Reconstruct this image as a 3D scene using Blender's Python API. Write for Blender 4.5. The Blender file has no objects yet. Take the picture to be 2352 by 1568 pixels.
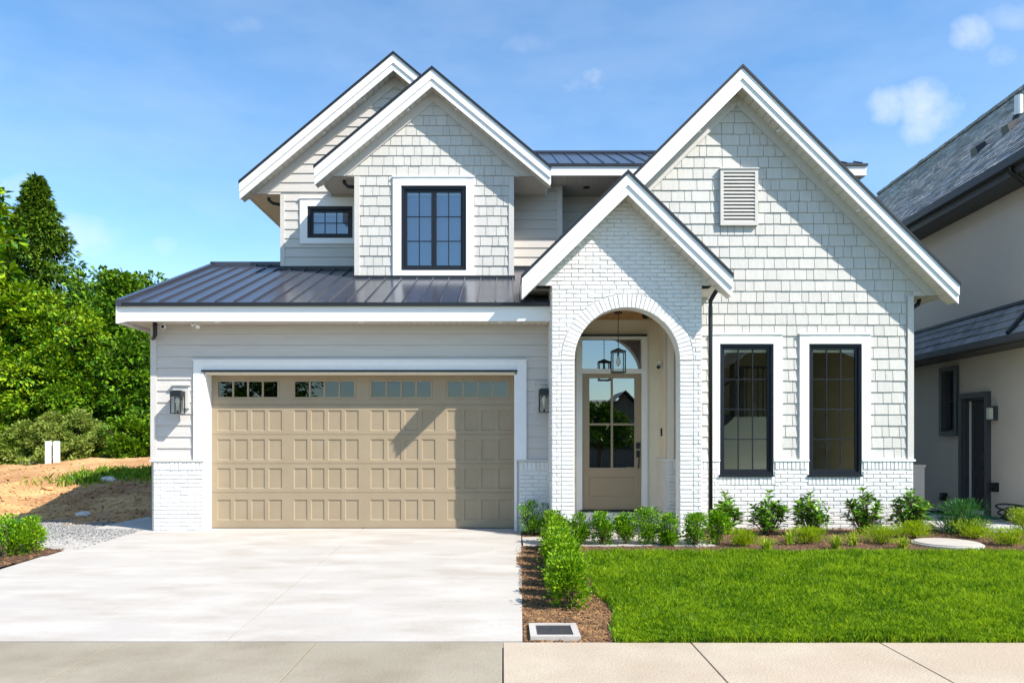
import bpy, math, random
import numpy as np
from mathutils import Vector, Matrix
random.seed(7)
R = random.Random(11)
S = bpy.context.scene
COL = S.collection

# ------------------------------------------------------------------ camera, world, sun, exposure
FOC, VX, HY, CZ = 1750.0, 1155.0, 1005.0, 1.4526      # survey constants: focal length, vanishing point, eye height
cam_d = bpy.data.cameras.new('camera'); cam = bpy.data.objects.new('camera', cam_d); COL.objects.link(cam)
cam.location = (0, 0, CZ); cam.rotation_euler = (math.pi/2, 0, 0)
cam_d.sensor_width = 36; cam_d.lens = FOC/2352*36
cam_d.shift_x = (1176-VX)/2352; cam_d.shift_y = (HY-784)/2352
cam_d.clip_start = 0.05; cam_d.clip_end = 3000
S.camera = cam
S.view_settings.view_transform = 'Standard'; S.view_settings.look = 'None'
S.view_settings.exposure = 0.80; S.view_settings.gamma = 1
SUN = Vector((1.555, -1.0, 1.81)).normalized()
sd = bpy.data.lights.new('sun', 'SUN'); sd.energy = 5.0; sd.angle = math.radians(0.5); sd.color = (1, 0.94, 0.85)
so = bpy.data.objects.new('sun', sd); COL.objects.link(so)
so.rotation_euler = SUN.to_track_quat('Z', 'Y').to_euler(); so.location = (12, -8, 14)
world = bpy.data.worlds.new('World'); S.world = world; world.use_nodes = True

def world_nodes():
    nt = world.node_tree; N = nt.nodes; L = nt.links
    N.clear()
    out = N.new('ShaderNodeOutputWorld'); bg = N.new('ShaderNodeBackground')
    sky = N.new('ShaderNodeTexSky'); sky.sky_type = 'NISHITA'; sky.sun_disc = False
    sky.sun_elevation = math.asin(SUN.z); sky.sun_rotation = math.atan2(SUN.x, SUN.y)
    sky.altitude = 0; sky.air_density = 1.0; sky.dust_density = 0.3; sky.ozone_density = 2.0
    tc = N.new('ShaderNodeTexCoord'); sep = N.new('ShaderNodeSeparateXYZ'); L.new(tc.outputs['Generated'], sep.inputs[0])
    def M(op, a, b=None, c=None, clamp=False):
        n = N.new('ShaderNodeMath'); n.operation = op; n.use_clamp = clamp
        for i, v in enumerate((a, b, c)):
            if v is None: continue
            if isinstance(v, (int, float)): n.inputs[i].default_value = v
            else: L.new(v, n.inputs[i])
        return n.outputs[0]
    yy = M('MAXIMUM', sep.outputs[1], 0.02)
    u = M('DIVIDE', sep.outputs[0], yy); v = M('DIVIDE', sep.outputs[2], yy)
    nz = N.new('ShaderNodeTexNoise'); nz.inputs['Scale'].default_value = 14; nz.inputs['Detail'].default_value = 6
    nz.inputs['Roughness'].default_value = 0.62
    L.new(tc.outputs['Generated'], nz.inputs['Vector'])
    nf = M('SUBTRACT', nz.outputs['Fac'], 0.5)
    clouds = [  # direction x/y, z/y of each puff, half sizes, density
        (2040, 245, 46, 50, .95), (2125, 245, 78, 62, 1.0), (2110, 300, 48, 34, .75), (2232, 78, 48, 42, .9), (2300, 130, 42, 30, .55),
        (1340, 200, 62, 26, .8), (1362, 176, 34, 34, .9), (205, 545, 85, 42, .75), (225, 580, 40, 30, .6), (378, 566, 30, 24, .45),
        (35, 430, 55, 30, .5), (2330, 40, 80, 30, .5), (1210, 105, 70, 26, .28), (575, 58, 60, 26, .25), (0, 150, 60, 40, .25)]
    tot = None
    for (px, py, a, b, d) in clouds:
        du = M('DIVIDE', M('SUBTRACT', u, (px-VX)/FOC), a/FOC*1.15); dv = M('DIVIDE', M('SUBTRACT', v, (HY-py)/FOC), b/FOC*1.15)
        r2 = M('ADD', M('MULTIPLY', du, du), M('MULTIPLY', dv, dv))
        f = M('ADD', M('SUBTRACT', 1.15, r2), M('MULTIPLY', nf, 4.0))
        f = M('MULTIPLY', M('MULTIPLY', f, 0.36, clamp=True), d)
        tot = f if tot is None else M('MAXIMUM', tot, f)
    # thin veil of high cloud, everywhere in the sky
    mp = N.new('ShaderNodeMapping'); mp.inputs['Scale'].default_value = (2.2, 2.2, 6.5); L.new(tc.outputs['Generated'], mp.inputs[0])
    n2 = N.new('ShaderNodeTexNoise'); n2.inputs['Scale'].default_value = 2.1; n2.inputs['Detail'].default_value = 7; n2.inputs['Roughness'].default_value = 0.55
    L.new(mp.outputs[0], n2.inputs['Vector'])
    veil = M('MULTIPLY', M('SUBTRACT', n2.outputs['Fac'], 0.33, clamp=True), 0.42, clamp=True)
    gate = M('MULTIPLY', sep.outputs[1], 30, clamp=True)
    tot = M('MULTIPLY', tot, gate)
    tot = M('MAXIMUM', tot, veil)
    hs = N.new('ShaderNodeHueSaturation'); hs.inputs['Saturation'].default_value = 1.12; hs.inputs['Value'].default_value = 1.0
    L.new(sky.outputs[0], hs.inputs['Color'])
    tint = N.new('ShaderNodeMixRGB'); tint.blend_type = 'MULTIPLY'; tint.inputs[0].default_value = 1
    tint.inputs[2].default_value = (1.06, 1.22, 1.25, 1); L.new(hs.outputs[0], tint.inputs[1])
    mx = N.new('ShaderNodeMixRGB'); L.new(tot, mx.inputs[0]); L.new(tint.outputs[0], mx.inputs[1])
    mx.inputs[2].default_value = (5.2, 5.5, 6.0, 1)
    L.new(mx.outputs[0], bg.inputs['Color']); bg.inputs['Strength'].default_value = 0.117
    L.new(bg.outputs[0], out.inputs['Surface'])
world_nodes()

# ------------------------------------------------------------------ survey helpers: photo measurement + known depth -> metres
def X(px, Y): return (px-VX)*Y/FOC
def Z(py, Y): return CZ+(HY-py)*Y/FOC
def gz(y):                                                    # front yard slope
    return min(0.0, -0.19+(max(y, 6.1)-6.1)*0.0322)

# ------------------------------------------------------------------ object helpers
def tag(o, label=None, cat=None, group=None, kind=None):
    if label: o['label'] = label
    if cat: o['category'] = cat
    if group: o['group'] = group
    if kind: o['kind'] = kind
    return o
def thing(name, loc, label, cat, group=None, rz=0):
    o = bpy.data.objects.new(name, None); COL.objects.link(o); o.empty_display_size = 0.2
    o.location = loc; o.rotation_euler = (0, 0, rz); o['base'] = [float(v) for v in loc]
    return tag(o, label, cat, group)
def base_of(p):
    if p is None: return (0, 0, 0)
    return tuple(p['base']) if 'base' in p.keys() else (0, 0, 0)
def link_mesh(name, me, mat, parent=None, loc=(0, 0, 0)):
    o = bpy.data.objects.new(name, me); COL.objects.link(o)
    if mat and len(me.materials) == 0: me.materials.append(mat)
    if parent is not None:
        o.parent = parent; o['base'] = [float(v) for v in base_of(parent)]
    o.location = loc
    return o
class MB:
    def __init__(s): s.v = []; s.f = []
    def add(s, vs, fs):
        n = len(s.v); s.v += [tuple(v) for v in vs]; s.f += [tuple(i+n for i in f) for f in fs]; return s
    def box(s, x0, x1, y0, y1, z0, z1):
        if x0 > x1: x0, x1 = x1, x0
        if y0 > y1: y0, y1 = y1, y0
        if z0 > z1: z0, z1 = z1, z0
        return s.add([(x0,y0,z0),(x1,y0,z0),(x1,y1,z0),(x0,y1,z0),(x0,y0,z1),(x1,y0,z1),(x1,y1,z1),(x0,y1,z1)],
                     [(0,3,2,1),(4,5,6,7),(0,1,5,4),(1,2,6,5),(2,3,7,6),(3,0,4,7)])
    def hexa(s, p): # 8 points: bottom 4 ccw, top 4
        return s.add(p, [(0,3,2,1),(4,5,6,7),(0,1,5,4),(1,2,6,5),(2,3,7,6),(3,0,4,7)])
    def prism(s, poly, y0, y1, cham=0.0, tilt=None):
        """poly in (x,z); front at y0, back at y1; chamfered front edge; tilt=(ztop, ybottom_off, ytop_off)."""
        a = sum(poly[i][0]*poly[(i+1)%len(poly)][1]-poly[(i+1)%len(poly)][0]*poly[i][1] for i in range(len(poly)))
        if a < 0: poly = poly[::-1]
        n = len(poly)
        def fy(z):
            if tilt is None: return y0
            zb, zt, yb_, yt_ = tilt
            k = (z-zb)/max(zt-zb, 1e-6); return y0+yb_*(1-k)+yt_*k
        if cham > 0:
            cx = sum(p[0] for p in poly)/n; cz = sum(p[1] for p in poly)/n
            ins = []
            for (x, z) in poly:
                dx, dz = cx-x, cz-z
                ins.append((x+max(-cham, min(cham, dx)), z+max(-cham, min(cham, dz))))
            vs = [(x, fy(z), z) for x, z in ins]+[(x, fy(z)+cham, z) for x, z in poly]+[(x, y1, z) for x, z in poly]
            fs = [tuple(range(n))]+[(i, i+n, (i+1)%n+n, (i+1)%n) for i in range(n)]+[(i+n, i+2*n, (i+1)%n+2*n, (i+1)%n+n) for i in range(n)]
        else:
            vs = [(x, fy(z), z) for x, z in poly]+[(x, y1, z) for x, z in poly]
            fs = [tuple(range(n))]+[(i, i+n, (i+1)%n+n, (i+1)%n) for i in range(n)]+[tuple(range(2*n-1, n-1, -1))]
        return s.add(vs, fs)
    def tube(s, pts, r, n=8, caps=True):
        pts = [Vector(p) for p in pts]; rs = r if isinstance(r, (list, tuple)) else [r]*len(pts)
        up = Vector((0.13, 0.21, 1)).normalized(); rings = []
        for i, p in enumerate(pts):
            d = (pts[min(i+1, len(pts)-1)]-pts[max(i-1, 0)]).normalized()
            a = d.cross(up)
            if a.length < 1e-3: a = d.cross(Vector((1, 0, 0)))
            a.normalize(); b = d.cross(a).normalized()
            rings.append([p+(a*math.cos(t)+b*math.sin(t))*rs[i] for t in [2*math.pi*k/n for k in range(n)]])
        vs = [v for rg in rings for v in rg]; fs = []
        for i in range(len(pts)-1):
            for k in range(n): fs.append((i*n+k, i*n+(k+1)%n, (i+1)*n+(k+1)%n, (i+1)*n+k))
        if caps: fs.append(tuple(range(n-1, -1, -1))); fs.append(tuple((len(pts)-1)*n+k for k in range(n)))
        return s.add(vs, fs)
    def lathe(s, prof, cx, cy, n=16):   # prof [(r,z)]
        vs = []; fs = []
        for r_, z_ in prof:
            for k in range(n): t = 2*math.pi*k/n; vs.append((cx+r_*math.cos(t), cy+r_*math.sin(t), z_))
        for i in range(len(prof)-1):
            for k in range(n): fs.append((i*n+k, i*n+(k+1)%n, (i+1)*n+(k+1)%n, (i+1)*n+k))
        fs.append(tuple(range(n-1, -1, -1))); fs.append(tuple((len(prof)-1)*n+k for k in range(n)))
        return s.add(vs, fs)
    def mesh(s, name, off=(0, 0, 0)):
        me = bpy.data.meshes.new(name)
        me.from_pydata([(v[0]-off[0], v[1]-off[1], v[2]-off[2]) for v in s.v], [], s.f); me.update(); return me
    def build(s, name, mat, parent=None, kind=None, label=None, smooth=False):
        me = s.mesh(name, base_of(parent))
        if smooth: me.polygons.foreach_set('use_smooth', [True]*len(me.polygons))
        o = link_mesh(name, me, mat, parent)
        return tag(o, label, None, None, kind)
def box(name, mat, parent, *a, **k): return MB().box(*a).build(name, mat, parent, **k)
def clip(poly, a, b, c):   # keep a*x+b*z<=c
    out = []
    for i in range(len(poly)):
        p, q = poly[i], poly[(i+1) % len(poly)]
        dp, dq = a*p[0]+b*p[1]-c, a*q[0]+b*q[1]-c
        if dp <= 0: out.append(p)
        if dp*dq < 0:
            t = dp/(dp-dq); out.append((p[0]+(q[0]-p[0])*t, p[1]+(q[1]-p[1])*t))
    return out
def area(poly): return abs(sum(poly[i][0]*poly[(i+1)%len(poly)][1]-poly[(i+1)%len(poly)][0]*poly[i][1] for i in range(len(poly))))/2 if len(poly) > 2 else 0
def sub_holes(x0, x1, z0, z1, holes):
    parts = [(x0, x1, z0, z1)]
    for (a, b, c, d) in holes:
        new = []
        for (p, q, r, s_) in parts:
            if q <= a or p >= b or s_ <= c or r >= d: new.append((p, q, r, s_)); continue
            if p < a: new.append((p, a, r, s_))
            if q > b: new.append((b, q, r, s_))
            if r < c: new.append((max(p, a), min(q, b), r, c))
            if s_ > d: new.append((max(p, a), min(q, b), d, s_))
        parts = new
    return parts
def plate(mb, x0, x1, z0, z1, y0, y1, holes):
    """a plate with rectangular holes, only outer and hole-edge faces"""
    xs = sorted(set([x0, x1]+[v for h in holes for v in h[:2] if x0 < v < x1])); zs = sorted(set([z0, z1]+[v for h in holes for v in h[2:] if z0 < v < z1]))
    def solid(i, j):
        if i < 0 or j < 0 or i >= len(xs)-1 or j >= len(zs)-1: return False
        cx, cz = (xs[i]+xs[i+1])/2, (zs[j]+zs[j+1])/2
        return not any(h[0] < cx < h[1] and h[2] < cz < h[3] for h in holes)
    for i in range(len(xs)-1):
        for j in range(len(zs)-1):
            if not solid(i, j): continue
            a, b, c, d = xs[i], xs[i+1], zs[j], zs[j+1]
            mb.add([(a,y0,c),(b,y0,c),(b,y0,d),(a,y0,d)], [(0,1,2,3)]); mb.add([(a,y1,c),(b,y1,c),(b,y1,d),(a,y1,d)], [(3,2,1,0)])
            if not solid(i-1, j): mb.add([(a,y0,c),(a,y0,d),(a,y1,d),(a,y1,c)], [(0,1,2,3)])
            if not solid(i+1, j): mb.add([(b,y0,c),(b,y0,d),(b,y1,d),(b,y1,c)], [(3,2,1,0)])
            if not solid(i, j-1): mb.add([(a,y0,c),(b,y0,c),(b,y1,c),(a,y1,c)], [(3,2,1,0)])
            if not solid(i, j+1): mb.add([(a,y0,d),(b,y0,d),(b,y1,d),(a,y1,d)], [(0,1,2,3)])
    return mb

# ------------------------------------------------------------------ materials
def mat(name, col, rough=0.7, col2=None, nscale=3.0, detail=4, bump=0.0, bscale=60, metal=0.0, spec=0.5, stretch=(1, 1, 1), thr=None, island=0.0, coat=0, space='pos', col3=None, n3=0.6, bstretch=None):
    m = bpy.data.materials.new(name); m.use_nodes = True; nt = m.node_tree; N = nt.nodes; L = nt.links
    b = N['Principled BSDF']; b.inputs['Roughness'].default_value = rough; b.inputs['Metallic'].default_value = metal
    b.inputs['Specular IOR Level'].default_value = spec; b.inputs['Coat Weight'].default_value = coat
    b.inputs['Base Color'].default_value = (*col, 1)
    if space == 'pos': g = N.new('ShaderNodeNewGeometry'); vec = g.outputs['Position']
    else: g = N.new('ShaderNodeTexCoord'); vec = g.outputs['Object']
    cur = None
    if col2:
        mp = N.new('ShaderNodeMapping'); mp.inputs['Scale'].default_value = stretch; L.new(vec, mp.inputs[0])
        n = N.new('ShaderNodeTexNoise'); n.inputs['Scale'].default_value = nscale; n.inputs['Detail'].default_value = detail; n.inputs['Roughness'].default_value = 0.6
        L.new(mp.outputs[0], n.inputs['Vector'])
        cr = N.new('ShaderNodeValToRGB'); lo, hi = thr or (0.3, 0.7)
        cr.color_ramp.elements[0].position = lo; cr.color_ramp.elements[1].position = hi
        cr.color_ramp.elements[0].color = (*col, 1); cr.color_ramp.elements[1].color = (*col2, 1)
        L.new(n.outputs['Fac'], cr.inputs[0]); cur = cr.outputs[0]
        if col3:
            n_ = N.new('ShaderNodeTexNoise'); n_.inputs['Scale'].default_value = n3; n_.inputs['Detail'].default_value = 5
            L.new(vec, n_.inputs['Vector'])
            mr = N.new('ShaderNodeMapRange'); mr.inputs[1].default_value = 0.45; mr.inputs[2].default_value = 0.7; L.new(n_.outputs['Fac'], mr.inputs[0])
            mx = N.new('ShaderNodeMixRGB'); L.new(mr.outputs[0], mx.inputs[0]); L.new(cur, mx.inputs[1]); mx.inputs[2].default_value = (*col3, 1); cur = mx.outputs[0]
    if island > 0:
        gi = N.new('ShaderNodeNewGeometry'); mr = N.new('ShaderNodeMapRange'); L.new(gi.outputs['Random Per Island'], mr.inputs[0])
        mr.inputs[3].default_value = 1-island; mr.inputs[4].default_value = 1+island
        oi = N.new('ShaderNodeObjectInfo'); mo = N.new('ShaderNodeMapRange'); L.new(oi.outputs['Random'], mo.inputs[0])
        mo.inputs[3].default_value = 1-island*.7; mo.inputs[4].default_value = 1+island*.7
        mm = N.new('ShaderNodeMath'); mm.operation = 'MULTIPLY'; L.new(mr.outputs[0], mm.inputs[0]); L.new(mo.outputs[0], mm.inputs[1])
        hv = N.new('ShaderNodeHueSaturation'); L.new(mm.outputs[0], hv.inputs['Value'])
        if cur is not None: L.new(cur, hv.inputs['Color'])
        else: hv.inputs['Color'].default_value = (*col, 1)
        cur = hv.outputs[0]
    if cur is not None: L.new(cur, b.inputs['Base Color'])
    if bump > 0:
        bp = N.new('ShaderNodeMapping'); bp.inputs['Scale'].default_value = bstretch or stretch; L.new(vec, bp.inputs[0])
        n2 = N.new('ShaderNodeTexNoise'); n2.inputs['Scale'].default_value = bscale; n2.inputs['Detail'].default_value = 5; L.new(bp.outputs[0], n2.inputs['Vector'])
        bn = N.new('ShaderNodeBump'); bn.inputs['Strength'].default_value = bump; bn.inputs['Distance'].default_value = 0.01
        L.new(n2.outputs['Fac'], bn.inputs['Height']); L.new(bn.outputs[0], b.inputs['Normal'])
    return m
def leafmat(name, c1, c2, c3=None, trans=0.35, var=0.35, nscale=1.5, rough=0.45):
    m = bpy.data.materials.new(name); m.use_nodes = True; nt = m.node_tree; N = nt.nodes; L = nt.links
    b = N['Principled BSDF']; b.inputs['Roughness'].default_value = rough; b.inputs['Specular IOR Level'].default_value = 0.22
    g = N.new('ShaderNodeNewGeometry'); n = N.new('ShaderNodeTexNoise'); n.inputs['Scale'].default_value = nscale; n.inputs['Detail'].default_value = 3
    L.new(g.outputs['Position'], n.inputs['Vector'])
    cr = N.new('ShaderNodeValToRGB'); cr.color_ramp.elements[0].position = .35; cr.color_ramp.elements[1].position = .65
    cr.color_ramp.elements[0].color = (*c1, 1); cr.color_ramp.elements[1].color = (*c2, 1)
    ad = N.new('ShaderNodeMath'); ad.operation = 'MULTIPLY_ADD'; L.new(g.outputs['Random Per Island'], ad.inputs[0]); ad.inputs[1].default_value = var; ad.inputs[2].default_value = -var/2
    a2 = N.new('ShaderNodeMath'); a2.operation = 'ADD'; L.new(ad.outputs[0], a2.inputs[0]); L.new(n.outputs['Fac'], a2.inputs[1])
    L.new(a2.outputs[0], cr.inputs[0]); col = cr.outputs[0]
    L.new(col, b.inputs['Base Color'])
    t = N.new('ShaderNodeBsdfTranslucent'); hs = N.new('ShaderNodeHueSaturation'); hs.inputs['Hue'].default_value = 0.485; hs.inputs['Value'].default_value = 1.2
    L.new(col, hs.inputs['Color']); L.new(hs.outputs[0], t.inputs['Color'])
    ms = N.new('ShaderNodeMixShader'); ms.inputs[0].default_value = trans; L.new(b.outputs[0], ms.inputs[1]); L.new(t.outputs[0], ms.inputs[2])
    L.new(ms.outputs[0], N['Material Output'].inputs['Surface'])
    return m
def glassmat(name, tint, k, rough=0.0, wob=0.0):
    m = bpy.data.materials.new(name); m.use_nodes = True; nt = m.node_tree; N = nt.nodes; L = nt.links
    N.remove(N['Principled BSDF'])
    t = N.new('ShaderNodeBsdfTransparent'); t.inputs[0].default_value = (*tint, 1)
    g = N.new('ShaderNodeBsdfGlossy'); g.inputs['Roughness'].default_value = rough; g.inputs['Color'].default_value = (.95, .97, 1, 1)
    fr = N.new('ShaderNodeFresnel'); fr.inputs[0].default_value = 1.5
    ad = N.new('ShaderNodeMath'); ad.operation = 'ADD'; ad.use_clamp = True; L.new(fr.outputs[0], ad.inputs[0]); ad.inputs[1].default_value = k
    if wob:
        n2 = N.new('ShaderNodeTexNoise'); n2.inputs['Scale'].default_value = 1.3; ge = N.new('ShaderNodeNewGeometry'); L.new(ge.outputs['Position'], n2.inputs['Vector'])
        bn = N.new('ShaderNodeBump'); bn.inputs['Strength'].default_value = wob; bn.inputs['Distance'].default_value = .02; L.new(n2.outputs['Fac'], bn.inputs['Height']); L.new(bn.outputs[0], g.inputs['Normal'])
    ms = N.new('ShaderNodeMixShader'); L.new(ad.outputs[0], ms.inputs[0]); L.new(t.outputs[0], ms.inputs[1]); L.new(g.outputs[0], ms.inputs[2])
    L.new(ms.outputs[0], N['Material Output'].inputs['Surface'])
    return m
M_ = {}
M_['brick'] = mat('white painted brick', (.68, .67, .65), .55, (.75, .74, .725), 9, bump=.45, bscale=55, island=.035)
M_['mortar'] = mat('white painted mortar', (.66, .655, .64), .8, (.72, .715, .70), 12, bump=.5, bscale=80)
M_['plaster'] = mat('cream plaster', (.74, .67, .54), .8, (.78, .71, .58), 4, bump=.1)
M_['trim'] = mat('white trim paint', (.78, .775, .765), .5, (.82, .815, .81), 6, bump=.25, bscale=90, stretch=(1, 1, 1))
M_['fascia'] = mat('white fascia paint', (.80, .795, .79), .45, (.83, .825, .82), 3, bump=.12, bscale=70)
M_['shingle'] = mat('pale greige shingle', (.50, .485, .45), .7, (.56, .545, .51), 5, bump=.45, bscale=24, stretch=(6, 6, .8), island=.055)
M_['siding'] = mat('pale greige lap siding', (.52, .49, .455), .65, (.565, .535, .50), 4, bump=.28, bscale=26, stretch=(.6, 6, 6), island=.03)
M_['corner'] = mat('greige corner board', (.54, .515, .48), .6, (.57, .545, .51), 6, bump=.2, bscale=50)
M_['soffit'] = mat('cream vented soffit', (.60, .56, .48), .6, (.64, .60, .52), 5)
M_['metal'] = mat('dark standing seam metal', (.035, .038, .052), .24, (.036, .040, .056), 1.2, metal=.0, spec=.5, bump=.10, bscale=2.2, island=.15, coat=.08)
M_['black'] = mat('black painted metal', (.009, .010, .012), .4, spec=.5)
M_['frame'] = mat('charcoal window frame', (.008, .010, .016), .4, spec=.35)
M_['taupe'] = mat('taupe door paint', (.285, .22, .14), .5, (.31, .245, .16), 3, bump=.08, bscale=60, bstretch=(.5, 4, 4))
M_['doorp'] = mat('entry door taupe paint', (.32, .25, .16), .4, (.335, .265, .175), 3)
M_['glass_hi'] = glassmat('upper window glass', (.62, .78, .92), .16, 0, .05)
M_['glass'] = glassmat('window glass', (.94, .95, .84), .0, 0, .05)
M_['glass_door'] = glassmat('door glass', (.62, .68, .7), .24, 0, .03)
M_['glass_gar'] = glassmat('garage glass', (.25, .28, .3), .05, 0, .1)
M_['glass_lamp'] = glassmat('lantern glass', (.93, .95, .95), -.02)
M_['wood'] = mat('cedar ceiling boards', (.36, .17, .055), .5, (.50, .26, .09), 6, stretch=(12, 1, 1), island=.12)
M_['room'] = mat('interior wall paint', (.52, .49, .37), .9, (.56, .53, .40), 1)
M_['roomf'] = mat('interior floor', (.65, .62, .50), .5)
M_['darkroom'] = mat('garage interior', (.06, .06, .06), .9)
M_['blind'] = mat('white blind', (.72, .72, .66), .7)
M_['blindb'] = mat('bluish roller blind', (.24, .33, .46), .7)
M_['white'] = mat('white plastic', (.78, .78, .78), .35)
M_['bulb'] = mat('frosted bulb', (.75, .70, .58), .25)
M_['drive'] = mat('pale driveway concrete', (.36, .325, .285), .85, (.45, .425, .39), 1.8, 10, bump=.35, bscale=18, stretch=(.6, 1.5, 1), thr=(.36, .62), col3=(.40, .375, .345), n3=1.3, bstretch=(1, 1, 1))
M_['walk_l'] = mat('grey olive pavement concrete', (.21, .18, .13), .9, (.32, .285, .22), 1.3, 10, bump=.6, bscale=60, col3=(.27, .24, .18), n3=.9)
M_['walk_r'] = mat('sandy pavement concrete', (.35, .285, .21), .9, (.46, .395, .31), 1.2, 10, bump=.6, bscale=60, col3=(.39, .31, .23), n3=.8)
M_['joint'] = mat('dark joint soil', (.05, .045, .035), .95)
M_['mulch'] = mat('brown bark mulch', (.055, .026, .014), .95, (.12, .058, .03), 22, 6, bump=1, bscale=40, col3=(.07, .032, .02), n3=2.5)
M_['chip'] = mat('bark chips', (.065, .030, .012), .9, (.22, .12, .048), 9, 4, island=.5)
M_['soil'] = mat('orange brown bare earth', (.36, .185, .068), .95, (.62, .375, .165), 1.1, 8, bump=1, bscale=9, col3=(.30, .145, .06), n3=.5)
M_['turf'] = mat('lawn soil', (.03, .09, .008), .95, (.05, .14, .01), 6)
M_['gravel'] = mat('grey gravel', (.15, .15, .15), .85, (.42, .41, .39), 30, 3, island=.45)
M_['roomw'] = mat('white painted stair panel', (.62, .62, .55), .6)
M_['stucco'] = mat('taupe stucco', (.66, .565, .47), .95, (.72, .62, .52), 1.2, 8, bump=.5, bscale=70)
M_['nroof'] = mat('grey slate shingle', (.17, .165, .16), .8, (.46, .44, .41), 7, 5, spec=.2, island=.35, bump=.4, bscale=20)
M_['ntile'] = mat('weathered grey tile', (.20, .20, .205), .65, (.42, .41, .395), 5, 5, spec=.25, island=.2, bump=.3, bscale=14)
M_['ntrim'] = mat('charcoal house trim', (.055, .056, .06), .6, (.07, .07, .075), 5)
M_['asphalt'] = mat('asphalt', (.045, .045, .048), .9, (.06, .06, .062), 8, bump=.5, bscale=90)
M_['bark'] = mat('tree bark', (.09, .06, .035), .95, (.16, .11, .07), 6, bump=.6, bscale=20, stretch=(3, 3, .6))
M_['field'] = mat('rough grass ground', (.05, .09, .02), .95, (.12, .14, .05), .7, 8, bump=.6, bscale=3)
M_['rock'] = mat('pale rock', (.5, .47, .42), .85, (.65, .62, .57), 6, bump=.6, bscale=10)
M_['concrete'] = mat('plain grey concrete', (.42, .41, .39), .9, (.5, .49, .47), 3, 6, bump=.3)
M_['lid'] = mat('dark polymer lid', (.035, .036, .04), .55, (.05, .05, .055), 20, bump=.4, bscale=120)
M_['hose'] = mat('green garden hose', (.02, .20, .11), .4)
M_['carpaint'] = mat('silver car paint', (.5, .52, .55), .25, metal=.4)

# ------------------------------------------------------------------ depths of the house's planes (metres from the camera)
YG, YP, YPF = 12.03, 11.32, 10.97         # garage wall, porch wall, porch rake
Y2, Y2F = 13.75, 13.43                    # centre gable wall and rake
Y1, Y1F = 14.78, 14.43                    # left gable wall and rake
Y3, Y3F = 12.30, 11.95
ZPE = 3.71                    # right gable wall and rake
YA, YMF, YB = 14.80, 14.20, 15.43         # upper link wall, main eave, recess wall
YD, YDOOR = 12.95, 12.27                  # entry wall, garage door
HB = (0.5, 12.0, 0.0)
house = thing('house', HB, 'large modern farmhouse with white gables, shingles, painted brick arch and taupe garage door', 'house')

# cladding pieces are gathered first, then the nearest 300 become objects
BR, SH = [], []       # (poly, y0, y1, tilt, score, parent)
BRICK_H, BRICK_L, JT = 0.0615, 0.213, 0.0105
def bricks(x0, x1, z0, z1, y, holes=(), planes=(), circ=None, L=BRICK_L, off=0, score=0):
    row = 0; z = z0
    while z < z1-0.012:
        zt = min(z+BRICK_H, z1)
        sh = (0.5 if row % 2 else 0)*L+off
        x = x0-sh
        while x < x1:
            a, b = max(x, x0), min(x+L, x1)
            if b-a > 0.018:
                for (p, q, r, s_) in sub_holes(a+JT/2, b-JT/2, z+JT/2, zt-JT/2, holes):
                    if q-p < 0.012 or s_-r < 0.01: continue
                    j = lambda m=.0022: R.uniform(-m, m)
                    poly = [(p+j(), r+j()), (q+j(), r+j()), (q+j(), s_+j()), (p+j(), s_+j())]
                    for (A, B, C) in planes: poly = clip(poly, A, B, C)
                    if circ and len(poly) > 2:
                        cx, cz, rr = circ; mx = sum(v[0] for v in poly)/len(poly); mz = sum(v[1] for v in poly)/len(poly)
                        if mz > cz:
                            d = math.hypot(mx-cx, mz-cz)
                            nx, nz = (cx-mx)/d, (cz-mz)/d
                            poly = clip(poly, nx, nz, nx*cx+nz*cz-rr)
                    if area(poly) > 0.0006: BR.append((poly, y-R.uniform(.010, .017), y+.004, None, score+area(poly)))
            x += L
        z = zt; row += 1
def soldiers(x0, x1, z0, z1, y, score=0, w=0.0635):
    n = max(1, round((x1-x0)/w)); w = (x1-x0)/n
    for i in range(n):
        j = lambda m=.002: R.uniform(-m, m)
        a, b = x0+i*w+JT/2, x0+(i+1)*w-JT/2
        BR.append(([(a+j(), z0+.005+j()), (b+j(), z0+.005+j()), (b+j(), z1-.005+j()), (a+j(), z1-.005+j())], y-R.uniform(.011, .017), y+.004, None, score+.01))
def shingles(x0, x1, z0, z1, y, holes=(), planes=(), h=0.1806, score=0):
    z = z0; rr = random.Random(int(x0*100)+5)
    while z < z1:
        zt = z+h; x = x0-rr.uniform(0, .15)
        while x < x1:
            w = rr.choice([.115, .14, .165, .19, .2, .215, .25, .29])
            a, b = max(x, x0), min(x+w, x1)
            if b-a > .02:
                for (p, q, r, s_) in sub_holes(a+.0045, b-.0045, z+rr.uniform(0, .003), zt-.002, holes):
                    if q-p < .01 or s_-r < .01: continue
                    poly = [(p, r), (q, r), (q, s_), (p, s_)]
                    for (A, B, C) in planes: poly = clip(poly, A, B, C)
                    if area(poly) > .0006:
                        k = rr.uniform(-.002, .002)
                        SH.append((poly, y, y+.006, (z, zt, -.020+k, -.006+k), score+area(poly)))
            x += w
        z = zt
def lap(parent, x0, x1, z0, z1, y, holes=(), planes=(), h=0.1806):
    """one object per siding board"""
    z = z0
    while z < z1-.01:
        zt = z+h
        for (p, q, r, s_) in sub_holes(x0, x1, z+.001, min(zt, z1)-.001, holes):
            if q-p < .01 or s_-r < .01: continue
            poly = [(p, r), (q, r), (q, s_), (p, s_)]
            for (A, B, C) in planes: poly = clip(poly, A, B, C)
            if area(poly) > .0006: MB().prism(poly, y, y+.006, 0, (z, zt, -.022, -.006)).build('siding_board', M_['siding'], parent)
        z = zt

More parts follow.
